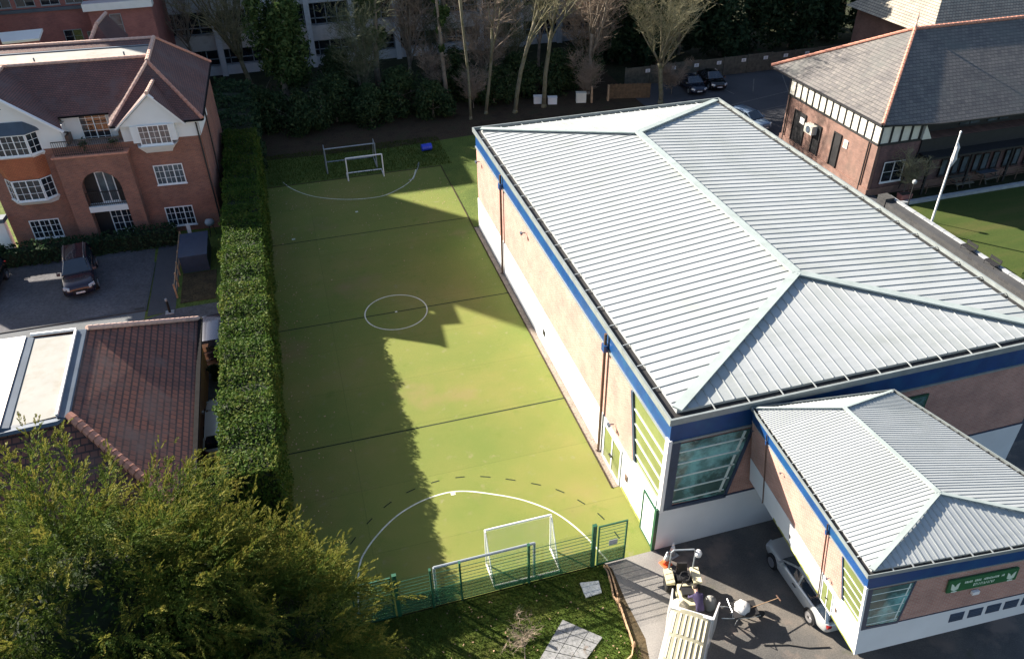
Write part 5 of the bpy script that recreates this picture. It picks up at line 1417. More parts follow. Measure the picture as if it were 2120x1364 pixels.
# ------------------------------------------------------------------ cars
def loft(mb, secs, close=True):
    rings = [mb.pts(s) for s in secs]; n = len(secs[0])
    for a, b_ in zip(rings, rings[1:]):
        for k in range(n): mb.face(a+k, a+(k+1) % n, b_+(k+1) % n, b_+k)
    if close:
        mb.face(*[rings[0]+k for k in reversed(range(n))]); mb.face(*[rings[-1]+k for k in range(n)])
def lerp(a, b_, t): return a+(b_-a)*t
def car(label, loc, rz, L, W, H, pm, style='hatch', group='parked cars', z=0.0, rails=False):
    t = thing('parked_car', label, 'car', (loc[0], loc[1], z), rz, group)
    hw = W/2
    suv = style == 'suv'
    wr = 0.36 if suv else 0.32
    hood = H*0.60 if suv else H*0.62; belt = H*0.64
    # stations: x, half width, bottom, shoulder height, crown height
    S = [(-L/2, hw*0.80, 0.42, belt*0.86, belt*0.88), (-L/2+0.08, hw*0.90, 0.26, belt*0.95, belt*0.97), (-L/2+0.45, hw*0.98, 0.2, belt, belt+0.01), (-L*0.2, hw, 0.18, belt, belt), (L*0.12, hw, 0.18, belt*0.985, belt), (L*0.26, hw*0.99, 0.18, belt*0.95, belt*0.99), (L*0.38, hw*0.96, 0.19, hood*0.94, hood), (L/2-0.18, hw*0.90, 0.22, hood*0.82, hood*0.90), (L/2-0.05, hw*0.80, 0.25, hood*0.66, hood*0.76), (L/2, hw*0.66, 0.34, hood*0.5, hood*0.58)]
    secs = []
    for x, w, zb, zs, zc in S:
        half = [(w*0.86, zb), (w*0.985, zb+0.14), (w, lerp(zb, zs, 0.55)), (w*0.965, lerp(zb, zs, 0.86)), (w*0.90, zs), (w*0.55, zc)]
        secs.append([(x, y, zz) for y, zz in half]+[(x, -y, zz) for y, zz in reversed(half)])
    mb = MB(); loft(mb, secs); body = mb.build('body', pm, t, True)
    md = body.modifiers.new('smooth', 'SUBSURF'); md.levels = 1; md.render_levels = 2
    # cabin
    xr = -L/2+0.12 if style != 'saloon' else -L*0.34
    xf = L*0.22
    G = [(xr, 0.84, belt-0.02, 0.55 if style != 'saloon' else 0.3), (xr+0.28 if style != 'saloon' else xr+0.7, 0.86, belt, 0.95), (-L*0.05, 0.88, belt, 1.0), (L*0.04, 0.88, belt, 0.98), (xf, 0.86, belt*0.98, 0.12)]
    secs = []
    for x, w, zb, k in G:
        zt = lerp(zb, H, k); wt = lerp(hw*w, hw*0.68, min(1, k))
        secs.append([(x, hw*w, zb), (x, lerp(hw*w, wt, 0.9), lerp(zb, zt, 0.85)), (x, wt*0.86, zt), (x, -wt*0.86, zt), (x, -lerp(hw*w, wt, 0.9), lerp(zb, zt, 0.85)), (x, -hw*w, zb)])
    mb = MB(); loft(mb, secs); mb.build('windows', M['carglass'], t, False)
    # roof panel and pillars
    mb = MB()
    top = [secs[i] for i in (1, 2, 3)]
    up = 0.015
    ring = [[(p[0], p[1]*1.0, p[2]+up) for p in (s[1], s[2], s[3], s[4])] for s in top]
    rr_ = [mb.pts(r) for r in ring]
    for a, b_ in zip(rr_, rr_[1:]):
        for k in range(3): mb.face(a+k, a+k+1, b_+k+1, b_+k)
    roof = mb.build('roof', pm, t, True, fix=False)
    mb = MB()
    for s in (1, 4):
        bt = 0 if s == 1 else 5
        sy = 1 if s == 1 else -1
        def P(i, j): 
            q = secs[i][j]; return (q[0], q[1]+sy*0.012, q[2]+0.01)
        mb.bar(P(3, s), P(4, bt), 0.07, 0.05); mb.bar(P(1, s), P(0, bt), 0.14, 0.06); mb.bar((P(1, s)[0], 0.3*sy, P(1, s)[2]+0.03), P(1, s), 0.05, 0.04); mb.bar(P(2, s), (secs[2][bt][0]-0.05, secs[2][bt][1]+sy*0.012, secs[2][bt][2]), 0.07, 0.04)
        mb.bar(P(1, s), P(2, s), 0.05, 0.04); mb.bar(P(2, s), P(3, s), 0.05, 0.04)
    mb.build('pillars', pm, t)
    if rails:
        for sy in (1, -1):
            mb = MB(); mb.tube([(secs[1][1][0], sy*hw*0.6, H+0.0), (secs[1][1][0]+0.1, sy*hw*0.6, H+0.06), (secs[3][1][0], sy*hw*0.6, H+0.06), (secs[3][1][0]+0.15, sy*hw*0.6, H)], 0.022, 6); mb.build('roof_rail', M['alloy'], t)
    # wheels
    for x in (L*0.31, -L*0.30):
        for sy in (1, -1):
            y = sy*(hw-0.10)
            mb = MB(); mb.lathe([(wr*1.12, -0.115), (wr*1.16, 0.0), (wr*1.12, 0.118)], 20, (x, y, wr+0.03), 'y'); mb.build('wheel_arch', M['black'], t)
            mb = MB(); mb.lathe([(wr*0.62, -0.10), (wr*0.95, -0.10), (wr, -0.05), (wr, 0.06), (wr*0.95, 0.125*1), (wr*0.66, 0.13), (wr*0.6, 0.128)] if sy > 0 else [(wr*0.6, -0.128), (wr*0.66, -0.13), (wr*0.95, -0.125), (wr, -0.06), (wr, 0.05), (wr*0.95, 0.1), (wr*0.62, 0.1)], 22, (x, y, wr), 'y')
            wl = mb.build('wheel', M['rubber'], t, True)
            mb = MB(); q = sy*0.132
            for k in range(5):
                a = k*2*math.pi/5+0.3
                mb.bar((x, y+q, wr), (x+wr*0.66*math.cos(a), y+q, wr+wr*0.66*math.sin(a)), 0.09, 0.03, (0, sy, 0))
            mb.lathe([(wr*0.7, q-0.005*sy), (wr*0.7, q+0.012*sy), (wr*0.6, q+0.012*sy)][::1], 20, (x, y, wr), 'y')
            mb.build('rim', M['alloy'], wl)
    # lamps, plates, mirrors
    for sy in (1, -1):
        mb = MB(); mb.hexa([(L/2-0.30, sy*hw*0.91, hood*0.66), (L/2-0.06, sy*hw*0.55, hood*0.64), (L/2-0.10, sy*hw*0.55, hood*0.80), (L/2-0.32, sy*hw*0.90, hood*0.84), (L/2-0.20, sy*hw*0.93, hood*0.67), (L/2+0.01, sy*hw*0.60, hood*0.63), (L/2-0.04, sy*hw*0.58, hood*0.78), (L/2-0.22, sy*hw*0.91, hood*0.84)]); mb.build('headlight', M['lampglass'], t)
        mb = MB(); mb.box(-L/2+0.0, sy*hw*0.66, belt*0.74, -L/2+0.12, sy*hw*0.86, belt*0.88); mb.build('tail_light', M['redlamp'], t)
        mb = MB(); mb.hexa([(L*0.17, sy*hw*0.97, belt), (L*0.21, sy*hw*0.97, belt), (L*0.20, sy*(hw+0.17), belt), (L*0.17, sy*(hw+0.17), belt), (L*0.17, sy*hw*0.95, belt+0.13), (L*0.2, sy*hw*0.95, belt+0.13), (L*0.195, sy*(hw+0.16), belt+0.14), (L*0.17, sy*(hw+0.16), belt+0.14)]); mb.build('mirror', pm, t)
        mb = MB(); mb.box(-0.25, sy*(hw-0.02), belt*0.78, -0.02, sy*(hw+0.018), belt*0.81); mb.build('door_handle', M['black'], t)
    mb = MB(); mb.box(L/2-0.03, -hw*0.42, hood*0.42, L/2+0.01, hw*0.42, hood*0.62); gr = mb.build('grille', M['black'], t)
    mb = MB(); mb.box(L/2+0.011, -0.26, 0.40, L/2+0.03, 0.26, 0.51); mb.build('number_plate', M['whitepaint'], t)
    return t
M['carglass'] = glassy('car glass', (0.02, 0.03, 0.045), 0.04, 1.0, 0.3, 0.6)
M['lampglass'] = glassy('lamp glass', (0.5, 0.52, 0.55), 0.1, 0.9, 0.1, 3)
M['redlamp'] = glassy('red lamp', (0.2, 0.012, 0.012), 0.15, 0.8, 0.1, 3)
P_ = {k: paint('car paint '+k, c, r) for k, c, r in (('aubergine', (0.022, 0.018, 0.035), 0.22), ('black', (0.012, 0.012, 0.015), 0.25), ('silver', (0.46, 0.48, 0.48), 0.3), ('white', (0.75, 0.75, 0.75), 0.3), ('steelblue', (0.20, 0.27, 0.36), 0.3), ('navy', (0.015, 0.02, 0.04), 0.25))}
car('dark aubergine estate car with roof rails, parked on the block paving facing the road', (-14.95, 49.45), rad(-81), 4.75, 1.95, 1.7, P_['aubergine'], 'suv', z=ZL, rails=True)
car('black car cut by the left edge, parked near the low hedge', (-20.6, 49.8), rad(-93), 4.6, 1.85, 1.5, P_['black'], z=ZL)
car('dark car in the lane between tiled house and tall hedge, round rear window showing', (-6.45, 39.6), rad(90), 4.2, 1.7, 1.45, P_['navy'], z=ZL)
car('white car in the lane beside the orange wall of the tiled house', (-6.0, 31.6), rad(90), 4.1, 1.6, 1.45, P_['white'], z=ZL)
car('silver car parked in the yard under the edge of the annex', (17.12, 16.4), rad(90), 4.55, 1.8, 1.45, P_['silver'])
car('pale steel blue car parked by the corner of the clubhouse', (41.3, 63.2), rad(-76), 4.3, 1.75, 1.45, P_['steelblue'])
car('dark blue saloon, left of the two at the timber fence', (40.9, 74.3), rad(-96), 4.4, 1.8, 1.45, P_['navy'], 'saloon')
car('black saloon, right of the two at the timber fence', (43.5, 74.9), rad(-96), 4.5, 1.85, 1.5, P_['black'], 'saloon')

# ------------------------------------------------------------------ van in the yard entrance, doors open
van = thing('van', 'white high roofed van with ribbed cream roof and open rear doors', 'van', (9.35, 13.15, 0), rad(-37))
VL, VW, VH = 5.4, 1.6, 2.45       # rear faces +y
y1, y0 = 2.75, -2.65
hv = VW/2
mb = MB()
prof = [(-hv, 0.42), (-hv-0.03, 1.2), (-hv*0.99, 1.9), (-hv*0.92, 2.28), (hv*0.92, 2.28), (hv*0.99, 1.9), (hv+0.03, 1.2), (hv, 0.42)]
secs = [[(x, y, z) for x, z in prof] for y in (y0+1.0, -0.5, y1)]
secs.insert(0, [(x*0.95, y0+0.4, min(z, 1.5)) for x, z in prof]); secs.insert(0, [(x*0.85, y0, min(z, 1.0)) for x, z in prof])
# body as an open shell so the load bay shows
rings = [mb.pts(s) for s in secs]; n = len(prof)
for a, b_ in zip(rings, rings[1:]):
    for k in range(n): mb.face(a+k, a+(k+1) % n, b_+(k+1) % n, b_+k)
mb.face(*[rings[0]+k for k in range(n)])
mb.build('body', P_['white'], van)
mb = MB()
prf = [(-hv*0.90, 2.285)] + [(hv*0.9*math.sin(rad(a)), 2.30+0.15*math.cos(rad(a))) for a in range(-80, 81, 20)] + [(hv*0.90, 2.285)]
loft(mb, [[(x, y, z) for x, z in prf] for y in (y0+1.1, -0.5, y1-0.05)])
vr = mb.build('roof', M['vanroof'], van)
mb = MB()
for i, x in enumerate((-0.56, -0.36, -0.17, 0.02, 0.21, 0.40, 0.57)):
    zt = 2.30+0.15*math.cos(math.asin(min(0.99, abs(x)/(hv*0.9))))
    for ya, yb in ((y1-0.25, y1-1.15), (y1-1.3, y1-2.2), (y1-2.35, y1-3.2)):
        mb.box(x-0.03, ya, zt-0.03, x+0.03, yb, zt+0.028)
mb.build('rib', M['sack'], vr)
mb = MB(); mb.box(-hv*0.93, y1-0.13, 2.28, hv*0.93, y1+0.01, 2.42); mb.build('rear_header', P_['white'], van)
for s in (-1, 1):
    mb = MB(); mb.hexa([(s*hv, y1+0.02, 0.5), (s*(hv+0.05), y1+0.02, 0.5), (s*(hv+0.16), y1+1.02, 0.5), (s*(hv+0.11), y1+1.02, 0.5), (s*hv*0.93, y1+0.02, 2.25), (s*(hv+0.02), y1+0.02, 2.25), (s*(hv+0.12), y1+0.98, 2.1), (s*(hv+0.07), y1+0.98, 2.1)])
    dr = mb.build('rear_door', P_['white'], van)
    mb = MB(); mb.box(s*(hv+0.0), y1+0.4, 1.0, s*(hv-0.02)+0.0, y1+0.6, 1.1); mb.build('handle', M['black'], dr)
mb = MB(); mb.box(-hv*0.95, y1-2.6, 0.44, hv*0.95, y1-0.02, 0.5); mb.build('load_floor', M['black'], van)
for y in (y0+1.0, y1-1.1):
    for s in (-1, 1):
        mb = MB(); mb.lathe([(0.2, -0.1), (0.31, -0.1), (0.34, -0.05), (0.34, 0.05), (0.31, 0.1), (0.2, 0.1)], 18, (s*(hv-0.08), y, 0.34), 'x'); w = mb.build('wheel', M['rubber'], van, True)
        mb = MB(); mb.lathe([(0.19, -0.105), (0.19, 0.105)], 14, (s*(hv-0.08), y, 0.34), 'x'); mb.build('rim', M['alloy'], w)

# ride-on machine behind the van
mc = thing('ride_on_machine', 'cream ride on machine with steel roll bar behind the open van', 'machine', (12.0, 17.6, 0), rad(-14))
for s in (-1, 1):
    mb = MB(); mb.lathe([(0.16, -0.15), (0.33, -0.15), (0.37, -0.08), (0.37, 0.08), (0.33, 0.15), (0.16, 0.15)], 16, (s*0.55, 0.35, 0.37), 'x'); mb.build('wheel', M['rubber'], mc, True)
    mb = MB(); mb.lathe([(0.1, -0.1), (0.22, -0.1), (0.25, 0), (0.22, 0.1), (0.1, 0.1)], 14, (s*0.42, -0.85, 0.25), 'x'); mb.build('wheel', M['rubber'], mc, True)
    mb = MB(); mb.box(s*0.38, 0.0, 0.7, s*0.72, 0.75, 0.82); mb.build('mudguard', M['machine'], mc)
mb = MB(); mb.hexa([(-0.34, -1.1, 0.35), (0.34, -1.1, 0.35), (0.36, -0.1, 0.35), (-0.36, -0.1, 0.35), (-0.3, -1.05, 0.8), (0.3, -1.05, 0.8), (0.34, -0.1, 0.9), (-0.34, -0.1, 0.9)]); mb.build('bonnet', M['machine'], mc)
mb = MB(); mb.box(-0.4, -0.1, 0.3, 0.4, 0.8, 0.55); mb.build('chassis', M['black'], mc)
mb = MB(); mb.box(-0.24, 0.15, 0.56, 0.24, 0.6, 0.75); mb.hexa([(-0.24, 0.55, 0.75), (0.24, 0.55, 0.75), (0.24, 0.65, 0.75), (-0.24, 0.65, 0.75), (-0.2, 0.65, 1.2), (0.2, 0.65, 1.2), (0.2, 0.74, 1.2), (-0.2, 0.74, 1.2)]); mb.build('seat', M['black'], mc)
mb = MB(); mb.tube([(-0.5, 0.72, 0.5), (-0.5, 0.72, 1.85), (-0.42, 0.72, 1.98), (0.42, 0.72, 1.98), (0.5, 0.72, 1.85), (0.5, 0.72, 0.5)], 0.035, 8); mb.build('roll_bar', M['dullsteel'], mc)
mb = MB(); mb.tube([(0, -0.1, 0.85), (0, 0.08, 1.08)], 0.03, 6); mb.tube([(0.2*math.cos(a*math.pi/6), 0.1+0.2*math.sin(a*math.pi/6)*0.8, 1.1+0.2*math.sin(a*math.pi/6)*0.5) for a in range(13)], 0.02, 6); mb.build('steering_wheel', M['black'], mc)
mb = MB(); mb.lathe([(0.03, 1.55), (0.13, 1.6), (0.15, 1.75), (0.1, 1.86), (0.02, 1.9)], 12, (0.62, 0.72, 0)); mb.tube([(0.5, 0.72, 1.45), (0.62, 0.72, 1.58)], 0.025, 6); mb.build('beacon', M['whitepaint'], mc)
mb = MB(); mb.tube([(-0.3, -0.4, 0.9), (-0.15, -0.2, 1.15), (0.1, -0.3, 1.1), (0.25, -0.1, 0.95)], 0.03, 6); mb.box(-0.25, -0.7, 0.85, 0.2, -0.3, 1.02); mb.build('engine', M['black'], mc)
def sack(name, label, cat, loc, r, h, m, seed, group=None):
    rg = random.Random(seed); b = MB()
    n = 14; prof = [(0.6, 0), (0.95, h*0.12), (1.05, h*0.4), (0.92, h*0.75), (0.55, h*0.95), (0.12, h)]
    rings = []
    for q, z in prof:
        rings.append(b.pts([(r*q*math.cos(2*math.pi*k/n)*rg.uniform(0.88, 1.12), r*q*math.sin(2*math.pi*k/n)*rg.uniform(0.88, 1.12), z*rg.uniform(0.95, 1.05)) for k in range(n)]))
    for a, c in zip(rings, rings[1:]):
        for k in range(n): b.face(a+k, a+(k+1) % n, c+(k+1) % n, c+k)
    b.face(*[rings[-1]+k for k in range(n)]); b.face(*[rings[0]+k for k in reversed(range(n))])
    o = b.build(name, M[m], None, True); o.location = loc
    return tag(o, label, cat, group)
sack('sack', 'full cream sack inside the left open van door', 'sack', (11.35, 16.75, 0), 0.36, 0.95, 'sack', 1, 'sacks behind the van')
sack('sack', 'olive grey sack on the right of the ride on machine', 'sack', (12.75, 16.75, 0), 0.25, 0.7, 'membrane', 2, 'sacks behind the van')
sack('tool_bag', 'black tool bag on the ground at the van tail', 'bag', (11.45, 16.2, 0), 0.26, 0.42, 'black', 3)

# person bending over the machine
def person():
    me = D.meshes.new('person')
    # z up, figure faces +y, bending forward
    J = {'pel': (0, 0, 0.92, .13), 'spi': (0, 0.16, 1.13, .135), 'che': (0, 0.36, 1.27, .15), 'nec': (0, 0.52, 1.35, .062), 'hea': (0, 0.63, 1.38, .095), 'crn': (0, 0.74, 1.40, .085),
         'shl': (-.19, 0.42, 1.28, .068), 'ell': (-.27, 0.56, 1.02, .048), 'wrl': (-.2, 0.76, .92, .033), 'hal': (-.17, 0.86, .90, .035),
         'shr': (.19, 0.42, 1.28, .068), 'elr': (.27, 0.56, 1.02, .048), 'wrr': (.2, 0.76, .92, .033), 'har': (.17, 0.86, .90, .035),
         'hil': (-.1, 0, .86, .10), 'knl': (-.13, 0.07, .48, .068), 'anl': (-.14, -0.03, .09, .045), 'tol': (-.16, 0.17, .045, .038),
         'hir': (.1, 0, .86, .10), 'knr': (.14, 0.1, .48, .068), 'anr': (.16, 0.0, .09, .045), 'tor': (.18, 0.2, .045, .038)}
    names = list(J); idx = {k: i for i, k in enumerate(names)}
    E = [('pel', 'spi'), ('spi', 'che'), ('che', 'nec'), ('nec', 'hea'), ('hea', 'crn'), ('che', 'shl'), ('shl', 'ell'), ('ell', 'wrl'), ('wrl', 'hal'), ('che', 'shr'), ('shr', 'elr'), ('elr', 'wrr'), ('wrr', 'har'), ('pel', 'hil'), ('hil', 'knl'), ('knl', 'anl'), ('anl', 'tol'), ('pel', 'hir'), ('hir', 'knr'), ('knr', 'anr'), ('anr', 'tor')]
    V = [J[k][:3] for k in names]; R_ = [J[k][3] for k in names]; ED = [(idx[a], idx[b_]) for a, b_ in E]
    # fingers
    for h, w, sx in (('hal', 'wrl', -1), ('har', 'wrr', 1)):
        hx, hy, hz, _ = J[h]
        for k, (dx, L_) in enumerate(((-.03, .07), (-.01, .08), (.01, .078), (.03, .062))):
            V += [(hx+dx, hy+L_*.6, hz-.01), (hx+dx, hy+L_, hz-.045)]; R_ += [.010, .008]
            n_ = len(V); ED += [(idx[h], n_-2), (n_-2, n_-1)]
        V += [(hx-sx*.045, hy+.015, hz-.01), (hx-sx*.05, hy+.05, hz-.035)]; R_ += [.011, .009]; n_ = len(V); ED += [(idx[h], n_-2), (n_-2, n_-1)]
    me.from_pydata(V, ED, [])
    o = D.objects.new('person', me); COL.objects.link(o)
    sk_ = o.modifiers.new('skin', 'SKIN'); sb = o.modifiers.new('sub', 'SUBSURF'); sb.levels = 2; sb.render_levels = 2
    for i, s in enumerate(me.skin_vertices[0].data):
        s.radius = (R_[i], R_[i]); s.use_root = (i == 0)
    dg = bpy.context.evaluated_depsgraph_get(); dg.update()
    m2 = D.meshes.new_from_object(o.evaluated_get(dg))
    o.modifiers.clear(); o.data = m2
    m2.materials.clear()
    for k in ('skin', 'purple', 'trouser', 'black'): m2.materials.append(M[k])
    for p in m2.polygons:
        x, y, z = p.center
        mi = 0
        if z < 0.10: mi = 3
        elif z < 0.93 and y < 0.3: mi = 2
        elif y < 0.50 and z > 0.9: mi = 1
        elif abs(x) > 0.12 and y < 0.7: mi = 1
        p.material_index = mi; p.use_smooth = True
    b = MB(); b.lathe([(0.02, -0.07), (0.085, -0.05), (0.105, 0.0), (0.095, 0.05), (0.05, 0.085), (0.01, 0.095)], 14, (0, 0.70, 1.42)); h = b.build('hair', M['hair'], o, True)
    b = MB()
    for s in (-1, 1): b.lathe([(0.004, -0.012), (0.012, 0), (0.004, 0.012)], 8, (s*0.035, 0.76, 1.325))
    b.build('eyes', M['black'], o)
    b = MB(); b.hexa([(-.014, .73, 1.29), (.014, .73, 1.29), (.012, .75, 1.27), (-.012, .75, 1.27), (-.008, .77, 1.32), (.008, .77, 1.32), (.008, .78, 1.31), (-.008, .78, 1.31)]); b.build('nose', M['skin'], o)
    return o
pp = person(); pp.location = (11.98, 16.2, 0); pp.rotation_euler = (0, 0, rad(-5))
tag(pp, 'person in purple top and black trousers bending over the machine behind the van', 'person')

# wheelbarrow with bags
wb = thing('wheelbarrow', 'dark wheelbarrow with steel handles standing beside the van', 'wheelbarrow', (13.75, 15.9, 0), rad(-10))
mb = MB(); mb.hexa([(-0.35, -0.22, 0.35), (0.3, -0.18, 0.35), (0.3, 0.18, 0.35), (-0.35, 0.22, 0.35), (-0.5, -0.36, 0.66), (0.52, -0.32, 0.72), (0.52, 0.32, 0.72), (-0.5, 0.36, 0.66)]); mb.build('tray', M['black'], wb)
for s in (-1, 1):
    mb = MB(); mb.tube([(0.75, s*0.06, 0.2), (0.2, s*0.2, 0.34), (-0.5, s*0.26, 0.5), (-0.98, s*0.28, 0.62)], 0.02, 6); mb.build('handle', M['steel'], wb)
    mb = MB(); mb.tube([(-0.25, s*0.22, 0.38), (-0.35, s*0.24, 0.0)], 0.02, 6); mb.build('leg', M['steel'], wb)
mb = MB(); mb.lathe([(0.12, -0.05), (0.19, -0.04), (0.2, 0), (0.19, 0.04), (0.12, 0.05)], 14, (0.75, 0, 0.2), 'y'); mb.build('wheel', M['rubber'], wb, True)
mb = MB(); mb.tube([(-0.55, -0.33, 0.66), (-0.62, -0.3, 1.0), (-0.62, 0.3, 1.0), (-0.55, 0.33, 0.66)], 0.018, 6); mb.build('hoop', M['steel'], wb)
sack('bag', 'white plastic bag with green print lying in the wheelbarrow', 'bag', (13.7, 15.95, 0.52), 0.3, 0.42, 'bagwhite', 5)
rk = thing('rake', 'wooden handled rake laid across the wheelbarrow', 'rake', (14.5, 15.85, 0.7), rad(4))
mb = MB(); mb.tube([(-0.5, 0, 0.05), (0.85, 0.05, -0.05)], 0.018, 6); mb.build('handle', M['wood'], rk)
mb = MB(); mb.bar((0.85, -0.1, -0.05), (0.85, 0.2, -0.05), 0.04, 0.03)
for k in range(5): mb.bar((0.85, -0.09+k*0.065, -0.05), (0.87, -0.09+k*0.065, -0.15), 0.012, 0.012)
mb.build('head', M['brownpipe'], rk)
tag(MB().tube([(14.0, 14.6, 0.02), (14.9, 14.35, 0.02), (15.6, 14.0, 0.02), (16.4, 13.8, 0.02)], 0.02, 6).build('hose', M['black']), 'thin dark hose lying across the asphalt yard', 'hose')

# cones
def cone(loc, label, m1, m2):
    t = thing('traffic_cone', label, 'traffic cone', loc, 0.3, 'cones at the hall corner')
    b = MB(); b.hexa([(-.22, -.22, 0), (.22, -.22, 0), (.22, .22, 0), (-.22, .22, 0), (-.19, -.19, .045), (.19, -.19, .045), (.19, .19, .045), (-.19, .19, .045)]); b.build('base', M[m1], t)
    b = MB(); b.lathe([(.15, .045), (.115, .3)], 16); b.build('lower_cone', M[m1], t, True)
    b = MB(); b.lathe([(.1155, .3), (.055, .62)], 16); b.build('sleeve', M[m2], t, True)
    b = MB(); b.lathe([(.054, .62), (.03, .76), (.02, .765)], 16); b.build('tip', M['whitepaint'], t, True)
cone((12.02, 19.25, 0), 'orange cone with white sleeve, front one at the hall corner', 'orange', 'whitepaint')
cone((12.5, 19.62, 0), 'faded grey white cone behind the orange one at the hall wall', 'coping', 'white')

# paving slabs on the lawn
def slab(label, quad, nx, ny, m, h=0.06):
    c = [sum(p[i] for p in quad)/4 for i in (0, 1)]
    t = thing('paved_patch', label, 'paving', (c[0], c[1], 0), 0, None)
    def bl(s, q): return tuple(quad[0][i]*(1-s)*(1-q)+quad[1][i]*s*(1-q)+quad[2][i]*s*q+quad[3][i]*(1-s)*q - c[i] for i in (0, 1))
    g = 0.012
    rg = random.Random(5)
    for i in range(nx):
        for j in range(ny):
            b = MB()
            a = [bl((i+g*nx*0.5)/nx, (j+g*ny*0.5)/ny), bl((i+1-g*nx*0.5)/nx, (j+g*ny*0.5)/ny), bl((i+1-g*nx*0.5)/nx, (j+1-g*ny*0.5)/ny), bl((i+g*nx*0.5)/nx, (j+1-g*ny*0.5)/ny)]
            hh = h+rg.uniform(-0.006, 0.006)
            b.hexa([(*p, -0.05) for p in a]+[(*p, hh) for p in a]); b.build('slab', M[m], t)
    return t
slab('rectangular patch of grey slabs with dark joints on the shaded lawn', [(5.0, 16.1), (6.55, 15.55), (8.12, 16.72), (6.87, 17.92)], 3, 5, 'slabgrey')
slab('single small pale slab beside the fence on the lawn', [(8.12, 18.62), (8.85, 18.66), (8.93, 19.24), (8.13, 19.37)], 1, 1, 'slabpale')
# timber edging boards, pegs
for i, (pts, lb) in enumerate((([(9.42, 19.88), (9.45, 19.5), (9.36, 18.9), (9.22, 18.3), (9.3, 18.05)], 'timber edging board from the gate along the left side of the soil strip'), ([(9.55, 19.85), (9.56, 19.4), (9.5, 18.9), (9.42, 18.35)], 'short timber edging board on the right side of the soil strip'), ([(9.34, 18.2), (9.3, 17.6), (9.22, 16.9), (9.17, 16.3), (9.12, 16.05)], 'long bowed timber edging board between lawn and soil strip'), ([(9.1, 16.0), (8.9, 15.65), (8.5, 15.45), (8.2, 15.5)], 'loose curved edging board at the bottom end of the soil strip'))):
    b = MB()
    for p, q in zip(pts, pts[1:]): b.bar((*p, 0.06), (*q, 0.06), 0.05, 0.13)
    tag(b.build('edging_board', M['wood']), lb, 'edging board', 'edging boards of the soil strip')
for x, y, lb in ((9.32, 18.0, 'wooden peg where the two edging boards meet'), (9.13, 16.0, 'wooden peg at the lower end of the bowed board')):
    b = MB(); b.hexa([(x-.04, y-.04, 0), (x+.04, y-.04, 0), (x+.04, y+.04, 0), (x-.04, y+.04, 0), (x-.035, y-.035, .3), (x+.035, y-.035, .3), (x+.035, y+.035, .33), (x-.035, y+.035, .33)]); tag(b.build('peg', M['wood']), lb, 'peg', 'pegs of the edging boards')

# ------------------------------------------------------------------ back of the site
for x, y, w, h, m, lb in ((24.2, 75.3, 0.95, 0.75, 'white', 'white box left of the stout bare tree trunk'), (25.5, 74.7, 0.9, 0.7, 'white', 'white box right of the stout bare tree trunk'), (28.4, 74.2, 1.0, 1.0, 'cream', 'larger cream box next to the two wooden posts')):
    t = thing('storage_box', lb, 'box', (x, y, 0), rad(-14), 'boxes at the back of the hall')
    b = MB(); b.box(-w/2, -0.3, 0.06, w/2, 0.3, h); b.build('body', M[m], t)
    b = MB(); b.box(-w/2-0.03, -0.33, h, w/2+0.03, 0.33, h+0.06); b.build('lid', M[m], t)
    b = MB(); b.box(-w/2+0.05, -0.28, 0, -w/2+0.15, 0.28, 0.06); b.box(w/2-0.15, -0.28, 0, w/2-0.05, 0.28, 0.06); b.build('feet', M['black'], t)
for x, lb in ((29.4, 'rough wooden post close to the cream box'), (31.2, 'rough wooden post by the orange brown fence')):
    b = MB(); b.hexa([(x-.09, 73.7, 0), (x+.09, 73.7, 0), (x+.09, 73.9, 0), (x-.09, 73.9, 0), (x-.08, 73.71, 1.6), (x+.08, 73.71, 1.6), (x+.08, 73.88, 1.66), (x-.08, 73.88, 1.66)]); tag(b.build('wooden_post', M['wood']), lb, 'post', 'wooden posts behind the hall')
of2 = thing('board_fence', 'short orange brown board fence below the round headed bare tree', 'fence', (33.6, 73.8, 0), rad(-14))
for k in range(22):
    pass
b = MB()
for k in range(26): b.box(-2.1+k*0.162, -0.02, 0.0, -2.1+k*0.162+0.15, 0.02, 1.5+0.04*math.sin(k*2.3))
b.build('boards', M['rust'], of2)
b = MB(); b.box(-2.1, 0.02, 0.3, 2.1, 0.08, 0.4); b.box(-2.1, 0.02, 1.1, 2.1, 0.08, 1.2); b.build('rails', M['rust'], of2)
tf = thing('panel_fence', 'long weathered timber panel fence round the back of the car park', 'fence', (47, 77.2, 0))
x = 34.5; k = 0
while x < 73:
    b = MB(); b.box(x-47, -0.02, 0.05, x-47+2.78, 0.02, 1.95+0.03*(k % 3))
    for j in range(18): b.box(x-47+0.03+j*0.153, -0.035, 0.08, x-47+0.03+j*0.153+0.08, -0.021, 1.9)
    pn = b.build('fence_panel', M['panel'], tf)
    b = MB(); b.box(x-47-0.06, -0.05, 0, x-47+0.06, 0.05, 2.05); b.build('post', M['panel'], tf)
    x += 2.9; k += 1
